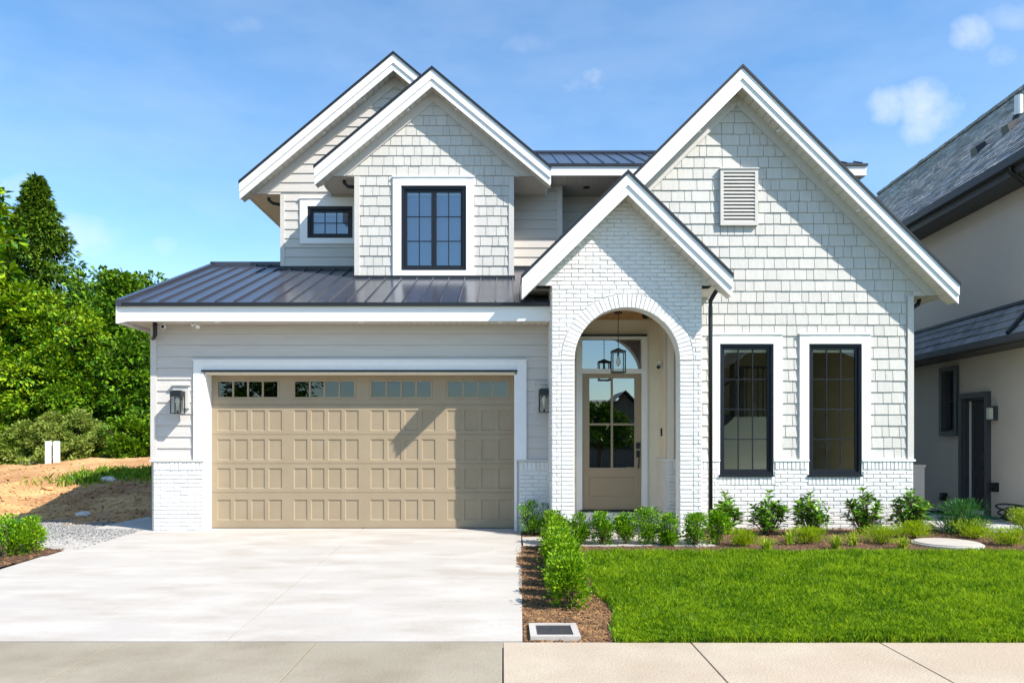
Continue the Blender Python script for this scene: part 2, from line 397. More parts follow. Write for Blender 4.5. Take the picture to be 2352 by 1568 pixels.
# ------------------------------------------------------------------ gable roofs
def gable(xa, za, s, xl, xr, yf, yw, yb, zs, wl, wr, label, left_end=True, right_end=True, frieze=.19, fm='corner', lights=(), yb_l=None, porkm='corner'):
    roof = MB()
    c = 1/math.sqrt(1+s*s)
    zt = lambda x: za-s*abs(x-xa)
    t = .05
    # deck
    roof.add([(xl, yf-.02, zt(xl)), (xa, yf-.02, za), (xr, yf-.02, zt(xr)), (xr, yf-.02, zt(xr)-t), (xa, yf-.02, za-t), (xl, yf-.02, zt(xl)-t),
              (xl, yb, zt(xl)), (xa, yb, za), (xr, yb, zt(xr)), (xr, yb, zt(xr)-t), (xa, yb, za-t), (xl, yb, zt(xl)-t)],
             [(0,5,4,1),(1,4,3,2),(6,7,10,11),(7,8,9,10),(0,1,7,6),(1,2,8,7),(5,11,10,4),(4,10,9,3),(0,6,11,5),(2,3,9,8)])
    ro = roof.build('gable_roof', M_['black'], house, label=label)
    # standing seam panels
    y = yf
    while y < min(yb-.3, yf+5):
        for (a, b) in ((xl, xa), (xa, xr)):
            p = MB(); za_, zb_ = zt(a)+.004, zt(b)+.004
            p.hexa([(a, y+.004, za_-.002), (b, y+.004, zb_-.002), (b, y+.40, zb_-.002), (a, y+.40, za_-.002), (a, y+.004, za_+.004), (b, y+.004, zb_+.004), (b, y+.40, zb_+.004), (a, y+.40, za_+.004)])
            p.hexa([(a, y+.40, za_-.002), (b, y+.40, zb_-.002), (b, y+.412, zb_-.002), (a, y+.412, za_-.002), (a, y+.40, za_+.032), (b, y+.40, zb_+.032), (b, y+.412, zb_+.032), (a, y+.412, za_+.032)])
            p.build('roof_panel', M_['metal'], ro)
        y += .416
    for side, xe in ((-1, xl), (1, xr)):
        # fascia boards, plumb cut
        for (d0, d1, ya, yb2) in ((t+.002, t+.165, yf, yf+.045), (t+.165, t+.298, yf+.022, yf+.048)):
            x0 = xe+(.012 if side < 0 else -.012)
            poly = [(x0, zt(x0)-d0), (xa, za-d0), (xa, za-d1), (x0, zt(x0)-d1)]
            MB().prism(poly, ya, yb2).build('fascia_board', M_['fascia'], ro)
        # raking soffit of narrow boards
        n = int(abs(xe-xa)/(.102)); 
        for i in range(n):
            a = xa+side*i*.102; b = a+side*.094
            d = t+.27
            a_, b_ = (a, b) if a < b else (b, a)
            m = MB(); m.hexa([(a_, yf+.049, zt(a_)-d), (b_, yf+.049, zt(b_)-d), (b_, yw-.001, zt(b_)-d), (a_, yw-.001, zt(a_)-d),
                              (a_, yf+.049, zt(a_)-d+.012), (b_, yf+.049, zt(b_)-d+.012), (b_, yw-.001, zt(b_)-d+.012), (a_, yw-.001, zt(a_)-d+.012)])
            m.build('soffit_board', M_['soffit'], ro)
        # backing above the boards so no light leaks
        d = t+.25; x0 = xe
        a_, b_ = sorted((xa, x0))
        MB().hexa([(a_, yf+.05, zt(a_)-d), (b_, yf+.05, zt(b_)-d), (b_, yw, zt(b_)-d), (a_, yw, zt(a_)-d), (a_, yf+.05, zt(a_)-t-.003), (b_, yf+.05, zt(b_)-t-.003), (b_, yw, zt(b_)-t-.003), (a_, yw, zt(a_)-t-.003)]).build('lookout_box', M_['soffit'], ro)
        # frieze board on the wall
        if frieze:
            d0, d1 = t+.262, t+.262+frieze
            poly = [(xa, za-d0), (xe, zt(xe)-d0), (xe, zt(xe)-d1), (xa, za-d1)]
            poly = clip(poly, 0, -1, -zs)
            if len(poly) > 2: MB().prism(poly, yw-.035, yw-.002).build('frieze_board', M_[fm], ro)
        # boxed eave end (in the wall plane), eave fascia, level soffit
        if (side < 0 and left_end) or (side > 0 and right_end):
            w = wl if side < 0 else wr
            xi = xe-side*.02
            poly = [(w, zs), (xi, zs), (xi, max(zs+.01, zt(xi)-t-.25)), (w, zt(w)-t-.25)]
            MB().prism(poly, yw-.012, yw+.03).build('eave_end', M_[porkm], ro)
            ybk = yb_l if (side < 0 and yb_l) else yb
            a_, b_ = sorted((xe, xe-side*.03))
            MB().box(a_, b_, yf+.05, ybk, zs-.012, zt(xe)-t-.002).build('eave_fascia', M_['fascia'], ro)
            
            a_, b_ = sorted((w, xi-side*.012))
            y = yw+.035
            while y < min(ybk, yw+2.2):
                MB().box(a_, b_, y, y+.095, zs, zs+.012).build('soffit_board', M_['soffit'], ro); y += .102
            MB().box(a_, b_, yw+.035, ybk, zs+.0125, zs+.03).build('soffit_backing', M_['soffit'], ro)
    for lx in lights:
        m = MB(); m.lathe([(.035, zt(lx)-t-.285), (.045, zt(lx)-t-.272), (.045, zt(lx)-t-.262)], lx, (yf+yw)/2+.02, 12)
        m.build('soffit_light', M_['white'], ro)
    return ro
x1a = X(903, Y1F); z1a = Z(118, Y1F)
r1 = gable(x1a, z1a, .838, X(548, Y1F), .25, Y1F, Y1, 21, 6.17+.0, X(645, Y1), .2, None, right_end=False, lights=(X(742, 14.6), X(834, 14.6)))
x2a = X(992, Y2F); z2a = Z(152, Y2F)
W2L, W2R = X(815, Y2), X(1180, Y2)
r2 = gable(x2a, z2a, .838, X(720, Y2F), X(1266, Y2F), Y2F, Y2, 17.5, 6.16, W2L, W2R, None, yb_l=Y1, lights=(X(937, 13.6), X(1050, 13.6)))
x3a = X(1706, Y3F); z3a = Z(148, Y3F)
W3R = X(2096, Y3)
r3 = gable(x3a, z3a, 1.0, .55, X(2206, Y3F), Y3F, Y3, 17.5, 3.74, 1.0, W3R, None, left_end=False, lights=(X(1792, 12.1), X(1976, 12.1), X(1606, 12.1)))
xpa = X(1443, YPF); zpa = Z(390, YPF); WPL, WPR = .725, 2.956
rp = gable(xpa, zpa, .985, X(1197, YPF), X(1685, YPF), YPF, YP, 12.5, ZPE, WPL, WPR, None, frieze=0, porkm='mortar', lights=(X(1548, 11.3),X(1325, 11.3)))

# ------------------------------------------------------------------ garage roof: standing seam shed that runs up to a ridge
GP = .375
GX0, GX1, GY0, GZ0 = X(270, 11.5), .99, 11.53, 3.50
RY = 15.3
gzr = lambda y: GZ0+GP*(y-GY0)
gr = MB(); gr.hexa([(GX0, GY0, GZ0-.04), (GX1, GY0, GZ0-.04), (GX1, RY, gzr(RY)-.04), (GX0, RY, gzr(RY)-.04), (GX0, GY0, GZ0-.004), (GX1, GY0, GZ0-.004), (GX1, RY, gzr(RY)-.004), (GX0, RY, gzr(RY)-.004)])
gr = gr.build('garage_roof', M_['metal'], house)
px_ = GX0+.06
rows_w = .2826
while px_ < GX1-.02:
    e = min(px_+rows_w, GX1); p = MB(); a, b = px_+.001, e-.010
    y0, y1 = GY0-.02, RY-.02
    w = R.uniform(0, .002)
    p.hexa([(a, y0, gzr(y0)-.002), (b, y0, gzr(y0)-.002), (b, y1, gzr(y1)-.002), (a, y1, gzr(y1)-.002), (a, y0, gzr(y0)+.004+w), (b, y0, gzr(y0)+.005), (b, y1, gzr(y1)+.005), (a, y1, gzr(y1)+.004+w)])
    p.hexa([(b, y0, gzr(y0)-.002), (b+.011, y0, gzr(y0)-.002), (b+.011, y1, gzr(y1)-.002), (b, y1, gzr(y1)-.002), (b, y0, gzr(y0)+.034), (b+.011, y0, gzr(y0)+.034), (b+.011, y1, gzr(y1)+.034), (b, y1, gzr(y1)+.034)])
    p.build('roof_panel', M_['metal'], gr); px_ += rows_w
m = MB(); m.hexa([(GX0-.03, GY0-.03, GZ0-.06), (GX0+.055, GY0-.03, GZ0-.06), (GX0+.055, RY, gzr(RY)-.05), (GX0-.03, RY, gzr(RY)-.05), (GX0-.03, GY0-.03, GZ0+.04), (GX0+.055, GY0-.03, GZ0+.04), (GX0+.055, RY, gzr(RY)+.05), (GX0-.03, RY, gzr(RY)+.05)])
m.build('rake_trim', M_['metal'], gr)
box('ridge_cap', M_['metal'], gr, GX0-.03, -4.2, RY-.08, RY+.12, gzr(RY)-.02, gzr(RY)+.055)
m = MB(); m.hexa([(GX0, RY+.1, gzr(RY)-.03), (GX1, RY+.1, gzr(RY)-.03), (GX1, 19, 3.5), (GX0, 19, 3.5), (GX0, RY+.1, gzr(RY)+.02), (GX1, RY+.1, gzr(RY)+.02), (GX1, 19, 3.55), (GX0, 19, 3.55)]); m.build('rear_slope', M_['metal'], gr)
GFZ0, GFZ1 = Z(735, 11.55), Z(703, 11.55)
box('drip_edge', M_['black'], gr, GX0-.035, WPL-.004, 11.508, 11.57, GFZ1, GZ0-.005)
box('fascia_board', M_['fascia'], gr, GX0-.02, WPL-.004, 11.56, 11.59, GFZ0-.012, GFZ1-.001)
box('fascia_end', M_['fascia'], gr, GX0-.045, GX0-.021, 11.535, 15.2, GFZ0-.05, GFZ1-.001)
m = MB(); m.prism([(GX0-.02, GFZ0-.05), (GX0+.16, GFZ0-.0125), (GX0-.02, GFZ0-.0125)], 11.535, 11.567); m.build('fascia_return', M_['fascia'], gr)
x = GX0; 
while x < WPL-.1:
    box('soffit_board', M_['soffit'], gr, x, x+.094, 11.591, YG-.002, GFZ0+.002, GFZ0+.014); x += .102
box('soffit_backing', M_['soffit'], gr, GX0, WPL-.004, 11.591, YG-.002, GFZ0+.0145, GFZ0+.04)
box('soffit_side', M_['soffit'], gr, GX0, -5.56, YG, 19, GFZ0+.002, GFZ0+.02)
for px in (500, 830, 1150):
    m = MB(); m.lathe([(.04, GFZ0-.012), (.052, GFZ0-.002), (.052, GFZ0+.004)], X(px, 11.75), 11.75, 12); m.build('soffit_light', M_['white'], gr)
# base flashings where the upper walls meet the roof
box('flashing', M_['black'], gr, X(645, Y1)-.02, W2L, Y1-.06, Y1-.001, gzr(Y1)-.03, gzr(Y1)+.05)
box('flashing', M_['black'], gr, W2L-.02, W2R+.02, Y2-.06, Y2-.001, gzr(Y2)-.03, gzr(Y2)+.035)
box('flashing', M_['black'], gr, W2R, 1.0, YA-.06, YA-.001, gzr(YA)-.03, gzr(YA)+.05)

# main upper roof (between and behind the gables), hipped at its right end
MX0, MX1 = .2, X(1990, YMF)
mz0 = Z(378, YMF); mp_ = .46; MRY = 16.55; mzr = mz0+mp_*(MRY-YMF)
hipx = MX1-(MRY-YMF)
mr = MB(); by = MRY+(MRY-YMF)
mr.add([(MX0, YMF, mz0), (MX1, YMF, mz0), (hipx, MRY, mzr), (MX0, MRY, mzr), (MX1, by, mz0), (MX0, by, mz0)], [(0,1,2,3), (1,4,2), (3,2,4,5), (0,5,4,1)])
mr = mr.build('main_roof', M_['metal'], house)
x = MX0
while x < MX1-.3:
    yt = MRY if x < hipx else MRY-(x-hipx)
    yt -= .01
    p = MB(); zz = lambda y: mz0+mp_*(y-YMF)
    for (a, b, h) in ((x+.001, x+rows_w-.011, .008), (x+rows_w-.011, x+rows_w, .036)):
        p.hexa([(a, YMF-.02, mz0+.001), (b, YMF-.02, mz0+.001), (b, yt, zz(yt)+.001), (a, yt, zz(yt)+.001), (a, YMF-.02, mz0+h), (b, YMF-.02, mz0+h), (b, yt, zz(yt)+h), (a, yt, zz(yt)+h)])
    p.build('roof_panel', M_['metal'], mr); x += rows_w
box('ridge_cap', M_['metal'], mr, .2, hipx, MRY-.07, MRY+.07, mzr-.01, mzr+.04)
MFB = Z(403, YMF)
box('drip_edge', M_['black'], mr, W2R, MX1+.02, YMF-.03, YMF-.001, mz0-.03, mz0+.012)
box('fascia_board', M_['fascia'], mr, W2R, MX1, YMF, YMF+.03, MFB, mz0-.003)
box('fascia_board', M_['fascia'], mr, MX1-.03, MX1, YMF+.031, by, MFB, mz0-.003)
x = .2
while x < 3.6:
    box('soffit_board', M_['soffit'], mr, x, x+.094, YMF+.031, YB, MFB+.006, MFB+.018); x += .102
box('soffit_backing', M_['soffit'], mr, .2, MX1-.04, YMF+.031, YB+.6, MFB+.019, MFB+.04)
m = MB(); m.lathe([(.05, MFB-.01), (.07, MFB+.002), (.07, MFB+.006)], X(1347, 14.9), 14.9, 12); m.build('soffit_light', M_['black'], mr)

# ------------------------------------------------------------------ wall bodies (cladding hangs on them) with openings cut through
GWL, GWR = X(348, YG), WPL
win2 = (X(922, Y2), X(1071, Y2), Z(622, Y2), Z(428, Y2))
win1 = (X(707, Y1), X(811, Y1), Z(548, Y1), Z(475, Y1))
winA = (X(1652, Y3), X(1775, Y3), Z(1089, Y3), Z(790, Y3))
winB = (X(1856, Y3), X(1977, Y3), Z(1089, Y3), Z(790, Y3))
gd = (X(470, YG), X(1187, YG), -.02, Z(856, YG))
w = MB()
plate(w, GWL+.005, GWR, -.2, GFZ0+.012, YG, YG+.15, [(gd[0], gd[1], -.3, gd[3])])
w.box(GWL+.005, GWL+.15, YG+.151, 19, -.2, GFZ0+.012); w.build('garage_wall', M_['siding'], house)
w = MB(); plate(w, W2L, W2R, gzr(Y2)-.05, 6.16, Y2, Y2+.15, [win2])
zt2 = lambda x: z2a-.838*abs(x-x2a)-.31
w.prism([(W2L, 6.16), (W2R, 6.16), (W2R, zt2(W2R)), (x2a, zt2(x2a)), (W2L, zt2(W2L))], Y2, Y2+.15)
w.box(W2L, W2L+.1, Y2+.151, Y1+.4, 4.2, 6.16); w.box(W2R-.1, W2R, Y2+.151, YA+.1, 4.2, 6.16)
w.build('centre_gable_wall', M_['shingle'], house)
W1L = X(645, Y1)
zt1 = lambda x: z1a-.838*abs(x-x1a)-.31
w = MB(); plate(w, W1L, .2, gzr(Y1)-.1, 6.17, Y1, Y1+.15, [win1])
w.prism([(W1L, 6.17), (.2, 6.17), (.2, max(6.2, zt1(.2))), (x1a, zt1(x1a)), (W1L, zt1(W1L))], Y1, Y1+.15)
w.box(W1L, W1L+.1, Y1+.151, 21, 3.4, 6.17); w.box(W1L, 6.4, 20.9, 21, -.1, 3.7)
w.build('left_gable_wall', M_['siding'], house)
WAR = X(1291, YA)
box('link_wall', M_['siding'], house, .2, WAR, YA, YB-.01, 4.3, MFB+.004)
box('recess_wall', M_['siding'], house, .9, 3.5, YB, YB+.1, 4.3, MFB+.004)
W3L = 2.66
zt3 = lambda x: z3a-abs(x-x3a)-.31
w = MB(); plate(w, W3L, W3R, -.2, 3.74, Y3, Y3+.15, [winA, winB])
w.prism([(1.0, 3.70), (W3L, 3.70), (W3L, zt3(W3L)), (1.0, zt3(1.0))], Y3, Y3+.15)
w.prism([(W3L, 3.74), (W3R, 3.74), (W3R, zt3(W3R)), (x3a, zt3(x3a)), (W3L, zt3(W3L))], Y3, Y3+.15)
w.box(W3R-.12, W3R, Y3+.151, 12.6, -.2, 3.74); w.box(W3R-.12, W3R, 12.6, 13.55, -.2, .6); w.box(W3R-.12, W3R, 12.6, 13.55, 3.3, 3.74); w.box(W3R-.12, W3R, 13.55, 20.9, -.2, 3.74); w.box(1.0, 1.1, Y3+.151, 15.5, 3.5, zt3(1.0))  # unseen opening left in the side wall, added to let daylight into the room
w.build('right_gable_wall', M_['shingle'], house)
# porch arch wall
AX, AZ, AR = 1.844, Z(827, YP), .781
arc = [(AX-AR*math.cos(t), AZ+AR*math.sin(t)) for t in [math.pi*i/36 for i in range(37)]]
d_ = .31
poly = [(WPL, -.1), (AX-AR, -.1)]+arc+[(AX+AR, -.1), (WPR, -.1), (WPR, ZPE)]+[(xpa+(zpa-d_-ZPE)/.985, ZPE), (xpa, zpa-d_), (xpa-(zpa-d_-ZPE)/.985, ZPE), (WPL, ZPE)]
me = MB(); n = len(poly)
me.v = [(x_, YP, z_) for x_, z_ in poly]+[(x_, YP+.25, z_) for x_, z_ in poly]
me.f = [tuple(range(n)), tuple(range(2*n-1, n-1, -1))]+[(i, i+n, (i+1)%n+n, (i+1)%n) for i in range(n)]
me.build('porch_arch_wall', M_['mortar'], house)
w = MB(); w.box(WPL, WPL+.12, YP+.251, YD, -.1, 3.9); w.box(WPR-.14, WPR, YP+.251, Y3-.001, -.1, 3.9); w.build('porch_side_wall', M_['mortar'], house)
box('porch_inner_wall', M_['plaster'], house, W3L, W3L+.1, Y3+.151, YD, 1.1, 3.5)
box('porch_inner_lining', M_['plaster'], house, WPL+.121, WPL+.14, YP+.251, YD, 0, 3.46)

# --- cladding runs
ZC = 1.095                                   # top of the brick wainscot
def wainscot(x0, x1, y, holes=(), score=0):
    ztop = ZC-.02
    for (a, b, c, d) in sub_holes(x0, x1, ztop-.135, ztop, holes): soldiers(a, b, c, d, y, score)
    bricks(x0, x1, -.06, ztop-.135, y, holes, score=score)
YBk = YG-.035
box('pier_core', M_['mortar'], house, X(353, 12), gd[0]-.002, YBk, YG-.001, -.1, ZC-.02)
box('pier_core', M_['mortar'], house, X(1193, 12), WPL-.001, YBk, YG-.001, -.1, ZC-.02)
wainscot(X(353, 12), gd[0]-.002, YBk, score=.3); wainscot(X(1193, 12), WPL-.004, YBk, score=.3)
for (a, b) in ((GWL-.01, gd[0]+.004), (gd[1]-.002, WPL-.004)): box('brick_ledge', M_['corner'], house, a, b, YBk-.025, YG-.001, ZC-.02, ZC+.012)
Y3b = Y3-.035
lowA = (winA[0], winA[1], winA[2]-.035, 5); lowB = (winB[0], winB[1], winB[2]-.035, 5)
w = MB(); plate(w, W3L, W3R-.01, -.15, ZC-.02, Y3b, Y3-.001, [lowA, lowB]); w.build('wainscot_core', M_['mortar'], house)
s0 = winA[2]-.035
sA = (winA[0]-.02, winA[1]+.02, s0-.135, 5); sB = (winB[0]-.02, winB[1]+.02, s0-.135, 5)
soldiers(sA[0], sA[1], s0-.135, s0-.002, Y3b); soldiers(sB[0], sB[1], s0-.135, s0-.002, Y3b)
wainscot(WPR+.02, W3R-.01, Y3b, [sA, sB]); wainscot(W3L, WPR-.15, Y3b)
for (a, b) in ((W3L-.02, winA[0]), (winA[1], winB[0]), (winB[1], W3R+.02)): box('brick_ledge', M_['trim'], house, a, b, Y3b-.025, Y3-.001, ZC-.02, ZC+.012)
# porch front bricks, jamb stacks and the arch ring
bricks(WPL, AX-AR-.2, -.06, AZ, YP, L=.146, score=1); bricks(AX+AR+.2, WPR, -.06, AZ, YP, L=.142, score=1)
for a in (AX-AR-.2, AX+AR):
    z = -.06
    while z < AZ-.03:
        j = lambda m=.0022: R.uniform(-m, m)
        BR.append(([(a+.005+j(), z+.0065+j()), (a+.195+j(), z+.0065+j()), (a+.195+j(), z+BRICK_H-.005+j()), (a+.005+j(), z+BRICK_H-.005+j())], YP-R.uniform(.011, .017), YP+.004, None, 1.1)); z += BRICK_H
RN = 42
for i in range(RN):
    t0, t1 = math.pi*i/RN+.0055, math.pi*(i+1)/RN-.0055
    r0, r1_ = AR+.002+R.uniform(-.002, .002), AR+.197+R.uniform(-.003, .003)
    BR.append(([(AX-r0*math.cos(t0), AZ+r0*math.sin(t0)), (AX-r1_*math.cos(t0), AZ+r1_*math.sin(t0)), (AX-r1_*math.cos(t1), AZ+r1_*math.sin(t1)), (AX-r0*math.cos(t1), AZ+r0*math.sin(t1))], YP-R.uniform(.013, .018), YP+.004, None, 2))
dn = zpa-.31
rk = [(.985, 1, .985*xpa+dn), (-.985, 1, -.985*xpa+dn)]
n0 = len(BR)
zz0 = AZ
bricks(WPL, WPR, zz0, zz0+18*BRICK_H, YP, circ=(AX, AZ, AR+.205), score=1)
zz1 = zz0+18*BRICK_H
bricks(WPL-.28, WPR+.28, zz1, 5.1, YP, planes=rk, circ=(AX, AZ, AR+.205), score=1, off=.07)
# bricks on the sides of the porch piers
sd_ = MB()
z = -.06
while z < 3.7:
    for k in range(3):
        y0 = YP+.006+k*.21+((int(round(z/BRICK_H)) % 2)*.1); y1 = min(y0+.2, YG-.05)
        if y1-y0 > .04: sd_.box(WPL-.012, WPL+.002, y0, y1, z+.005, z+BRICK_H-.005)
    if z < ZC-.06:
        for k in range(3): sd_.box(W3L-.034, W3L, Y3b+.004+k*.21, Y3b+.204+k*.21, z+.005, z+BRICK_H-.005)
    z += BRICK_H
sd_.build('side_brickwork', M_['brick'], house, kind='stuff')
box('porch_wainscot_core', M_['mortar'], house, W3L-.028, W3L+.05, Y3b+.001, YD, -.05, ZC-.02)
box('brick_ledge', M_['trim'], house, W3L-.06, W3L+.02, Y3b-.024, YD, ZC-.019, ZC+.013)

# shingles on the right and centre gables
def tr(wn, m=.10): return (wn[0]-m, wn[1]+m, wn[2]-.3, wn[3]+m)
VNT = (X(1652, Y3), X(1738, Y3), Z(520, Y3), Z(392, Y3))
p3 = [(1, 1, x3a+zt3(x3a)-.13), (-1, 1, -x3a+zt3(x3a)-.13)]
shingles(WPR-.02, W3R-.1, ZC+.012, 3.72, Y3, [tr(winA), tr(winB)], p3)
shingles(W3L+.1, WPR-.02, ZC+.012, 3.6, Y3)
n3 = round((3.72-ZC-.012)/.1806)
zz = ZC+.012+.1806*math.ceil((3.72-ZC-.012)/.1806)
shingles(1.3, W3R+.3, zz, 7.2, Y3, [(VNT[0]+.02, VNT[1]-.02, VNT[2]+.02, VNT[3]-.02)], p3)
c2 = math.hypot(.838, 1)
p2 = [(.838, 1, .838*x2a+zt2(x2a)-.13), (-.838, 1, -.838*x2a+zt2(x2a)-.13)]
zb2 = gzr(Y2)+.036
shingles(W2L+.08, W2R-.08, zb2, 6.155, Y2, [(win2[0]-.1, win2[1]+.1, win2[2]-.08, win2[3]+.1)], p2)
zz = zb2+.1806*math.ceil((6.155-zb2)/.1806)
shingles(W2L-.35, W2R+.35, zz, 8, Y2, [], p2)

def emit(lst, name, stuffname, m, score_top=298):
    order = sorted(range(len(lst)), key=lambda i: -lst[i][4])
    top = set(order[:score_top]); rest = MB()
    for i, (poly, y0, y1, tilt, sc) in enumerate(lst):
        if i in top:
            MB().prism(poly, y0, y1, .005 if tilt is None else 0, tilt).build(name, m, house)
        else: rest.prism(poly, y0, y1, .005 if tilt is None else 0, tilt)
    rest.build(stuffname, m, house, kind='stuff')
emit(BR, 'brick', 'brickwork', M_['brick']); emit(SH, 'shingle', 'shingle_field', M_['shingle'])

# lap siding
gt = (X(447, YG)+.03, X(1209, YG)-.03, -1, Z(829, YG)-.03)
lap(house, GWL+.09, WPL-.004, ZC+.012, GFZ0+.001, YG, [gt])
box('corner_board', M_['corner'], house, GWL-.004, GWL+.09, YG-.03, YG-.001, ZC+.013, GFZ0+.001)
p1 = [(.838, 1, .838*x1a+zt1(x1a)-.13), (-.838, 1, -.838*x1a+zt1(x1a)-.13)]
h1 = (win1[0]-.1, .5, win1[2]-.07, win1[3]+.1)
zb1 = gzr(Y1)+.051
lap(house, W1L+.08, W2L-.004, zb1, 6.16, Y1, [h1])
zz = zb1+.1806*math.ceil((6.16-zb1)/.1806)
lap(house, W1L-.35, x1a+.9, zz, 8.6, Y1, [], p1)
box('corner_board', M_['corner'], house, W1L-.004, W1L+.08, Y1-.03, Y1-.001, gzr(Y1)+.05, 6.155)
box('corner_board', M_['corner'], house, W2L-.004, W2L+.09, Y2-.03, Y2-.001, zb2, 6.155)
box('corner_board', M_['corner'], house, W2R-.09, W2R+.004, Y2-.03, Y2-.001, zb2, 6.155)
lap(house, .21, WAR-.1, gzr(YA)+.05, MFB-.08, YA)
box('frieze_board', M_['corner'], house, .21, WAR, YA-.03, YA-.001, MFB-.08, MFB+.003)
box('corner_board', M_['corner'], house, WAR-.1, WAR+.004, YA-.032, YA-.001, gzr(YA)+.05, MFB-.081)
lap(house, WAR+.01, 3.4, 4.4, MFB, YB)
box('corner_board', M_['corner'], house, W3R-.095, W3R+.004, Y3-.035, Y3-.001, ZC+.013, 3.735)
box('corner_board', M_['plaster'], house, W3L-.004, W3L+.095, Y3-.035, Y3-.001, ZC+.013, 3.5)

# ------------------------------------------------------------------ windows
def window(wn, y, cols, rows, trim=None, sashes=1, gmat='glass', cap=True, back=None, depth=.09, sill=False, bottom_trim=True, fw=.055, sw=.045):
    x0, x1, z0, z1 = wn
    o = MB()
    plate(o, x0, x1, z0, z1, y-.018, y+depth, [(x0+fw, x1-fw, z0+fw, z1-fw)])
    wo = o.build('window', M_['frame'], house)
    ix0, ix1, iz0, iz1 = x0+fw, x1-fw, z0+fw, z1-fw
    w_ = (ix1-ix0)/sashes
    for s_ in range(sashes):
        a, b = ix0+s_*w_+.002, ix0+(s_+1)*w_-.002
        f = MB(); plate(f, a, b, iz0+.002, iz1-.002, y+.012, y+.055, [(a+sw, b-sw, iz0+sw, iz1-sw)]); f.build('sash', M_['frame'], wo)
        ga, gb, gc, gd_ = a+sw, b-sw, iz0+sw, iz1-sw
        # panes
        for i in range(cols):
            for j_ in range(rows):
                pa = ga+(gb-ga)*i/cols; pb = ga+(gb-ga)*(i+1)/cols; pc = gc+(gd_-gc)*j_/rows; pd = gc+(gd_-gc)*(j_+1)/rows
                MB().add([(pa, y+.035, pc), (pb, y+.035, pc), (pb, y+.035, pd), (pa, y+.035, pd)], [(0,1,2,3)]).build('pane', M_[gmat], wo)
        for i in range(1, cols):
            xm = ga+(gb-ga)*i/cols; box('muntin', M_['frame'], wo, xm-.008, xm+.008, y+.026, y+.044, gc, gd_)
        for j_ in range(1, rows):
            zm = gc+(gd_-gc)*j_/rows; box('muntin', M_['frame'], wo, ga, gb, y+.027, y+.043, zm-.008, zm+.008)
        if back: box('roller_blind', M_[back], wo, ga-.02, gb+.02, y+.12, y+.13, gc-.02, gd_+.02)
        box('blind_cassette', M_['blind'], wo, ga-.03, gb+.03, y+.07, y+.115, gd_-.045, gd_+.03)
    if trim:
        a, b, c, d = trim; t = M_['trim']
        box('casing', t, wo, a, x0, y-.045, y-.001, c, d); box('casing', t, wo, x1, b, y-.045, y-.001, c, d)
        box('casing', t, wo, x0, x1, y-.047, y-.001, z1, d)
        if bottom_trim: box('casing', t, wo, x0, x1, y-.047, y-.001, c, z0)
        if cap: box('head_cap', t, wo, a-.01, b+.01, y-.062, y-.001, d, d+.022)
    if sill: box('sill', M_['frame'], wo, x0-.02, x1-.01, y-.075, y+.05, z0-.033, z0-.002)
    return wo
window(win2, Y2, 2, 3, (X(903, Y2), X(1089, Y2), Z(636, Y2), Z(409, Y2)), 2, 'glass_hi', back='blindb')
window(win1, Y1, 3, 2, (X(690, Y1), W2L-.006, Z(561, Y1), Z(458, Y1)), 1, 'glass_hi', back='blindb')
for wn, (ta, tb) in ((winA, (1632, 1795)), (winB, (1835, 1997))):
    window(wn, Y3, 3, 4, (X(ta, Y3), X(tb, Y3), ZC+.013, Z(769, Y3)), 1, 'glass', sill=True, bottom_trim=False, fw=.042, sw=.04)
# attic vent
v = MB(); plate(v, VNT[0], VNT[1], VNT[2], VNT[3], Y3-.075, Y3-.001, [(VNT[0]+.05, VNT[1]-.05, VNT[2]+.05, VNT[3]-.05)])
v = v.build('attic_vent', M_['corner'], house)
box('vent_cap', M_['corner'], v, VNT[0]-.012, VNT[1]+.012, Y3-.09, Y3-.001, VNT[3]+.001, VNT[3]+.02)
nsl = 14; hh = (VNT[3]-VNT[2]-.1)/nsl
for i in range(nsl):
    z0 = VNT[2]+.05+i*hh
    MB().hexa([(VNT[0]+.051, Y3-.072, z0), (VNT[1]-.051, Y3-.072, z0), (VNT[1]-.051, Y3-.02, z0+hh*.75), (VNT[0]+.051, Y3-.02, z0+hh*.75),
               (VNT[0]+.051, Y3-.072, z0+.02), (VNT[1]-.051, Y3-.072, z0+.02), (VNT[1]-.051, Y3-.02, z0+hh*.75+.02), (VNT[0]+.051, Y3-.02, z0+hh*.75+.02)]).build('slat', M_['corner'], v)

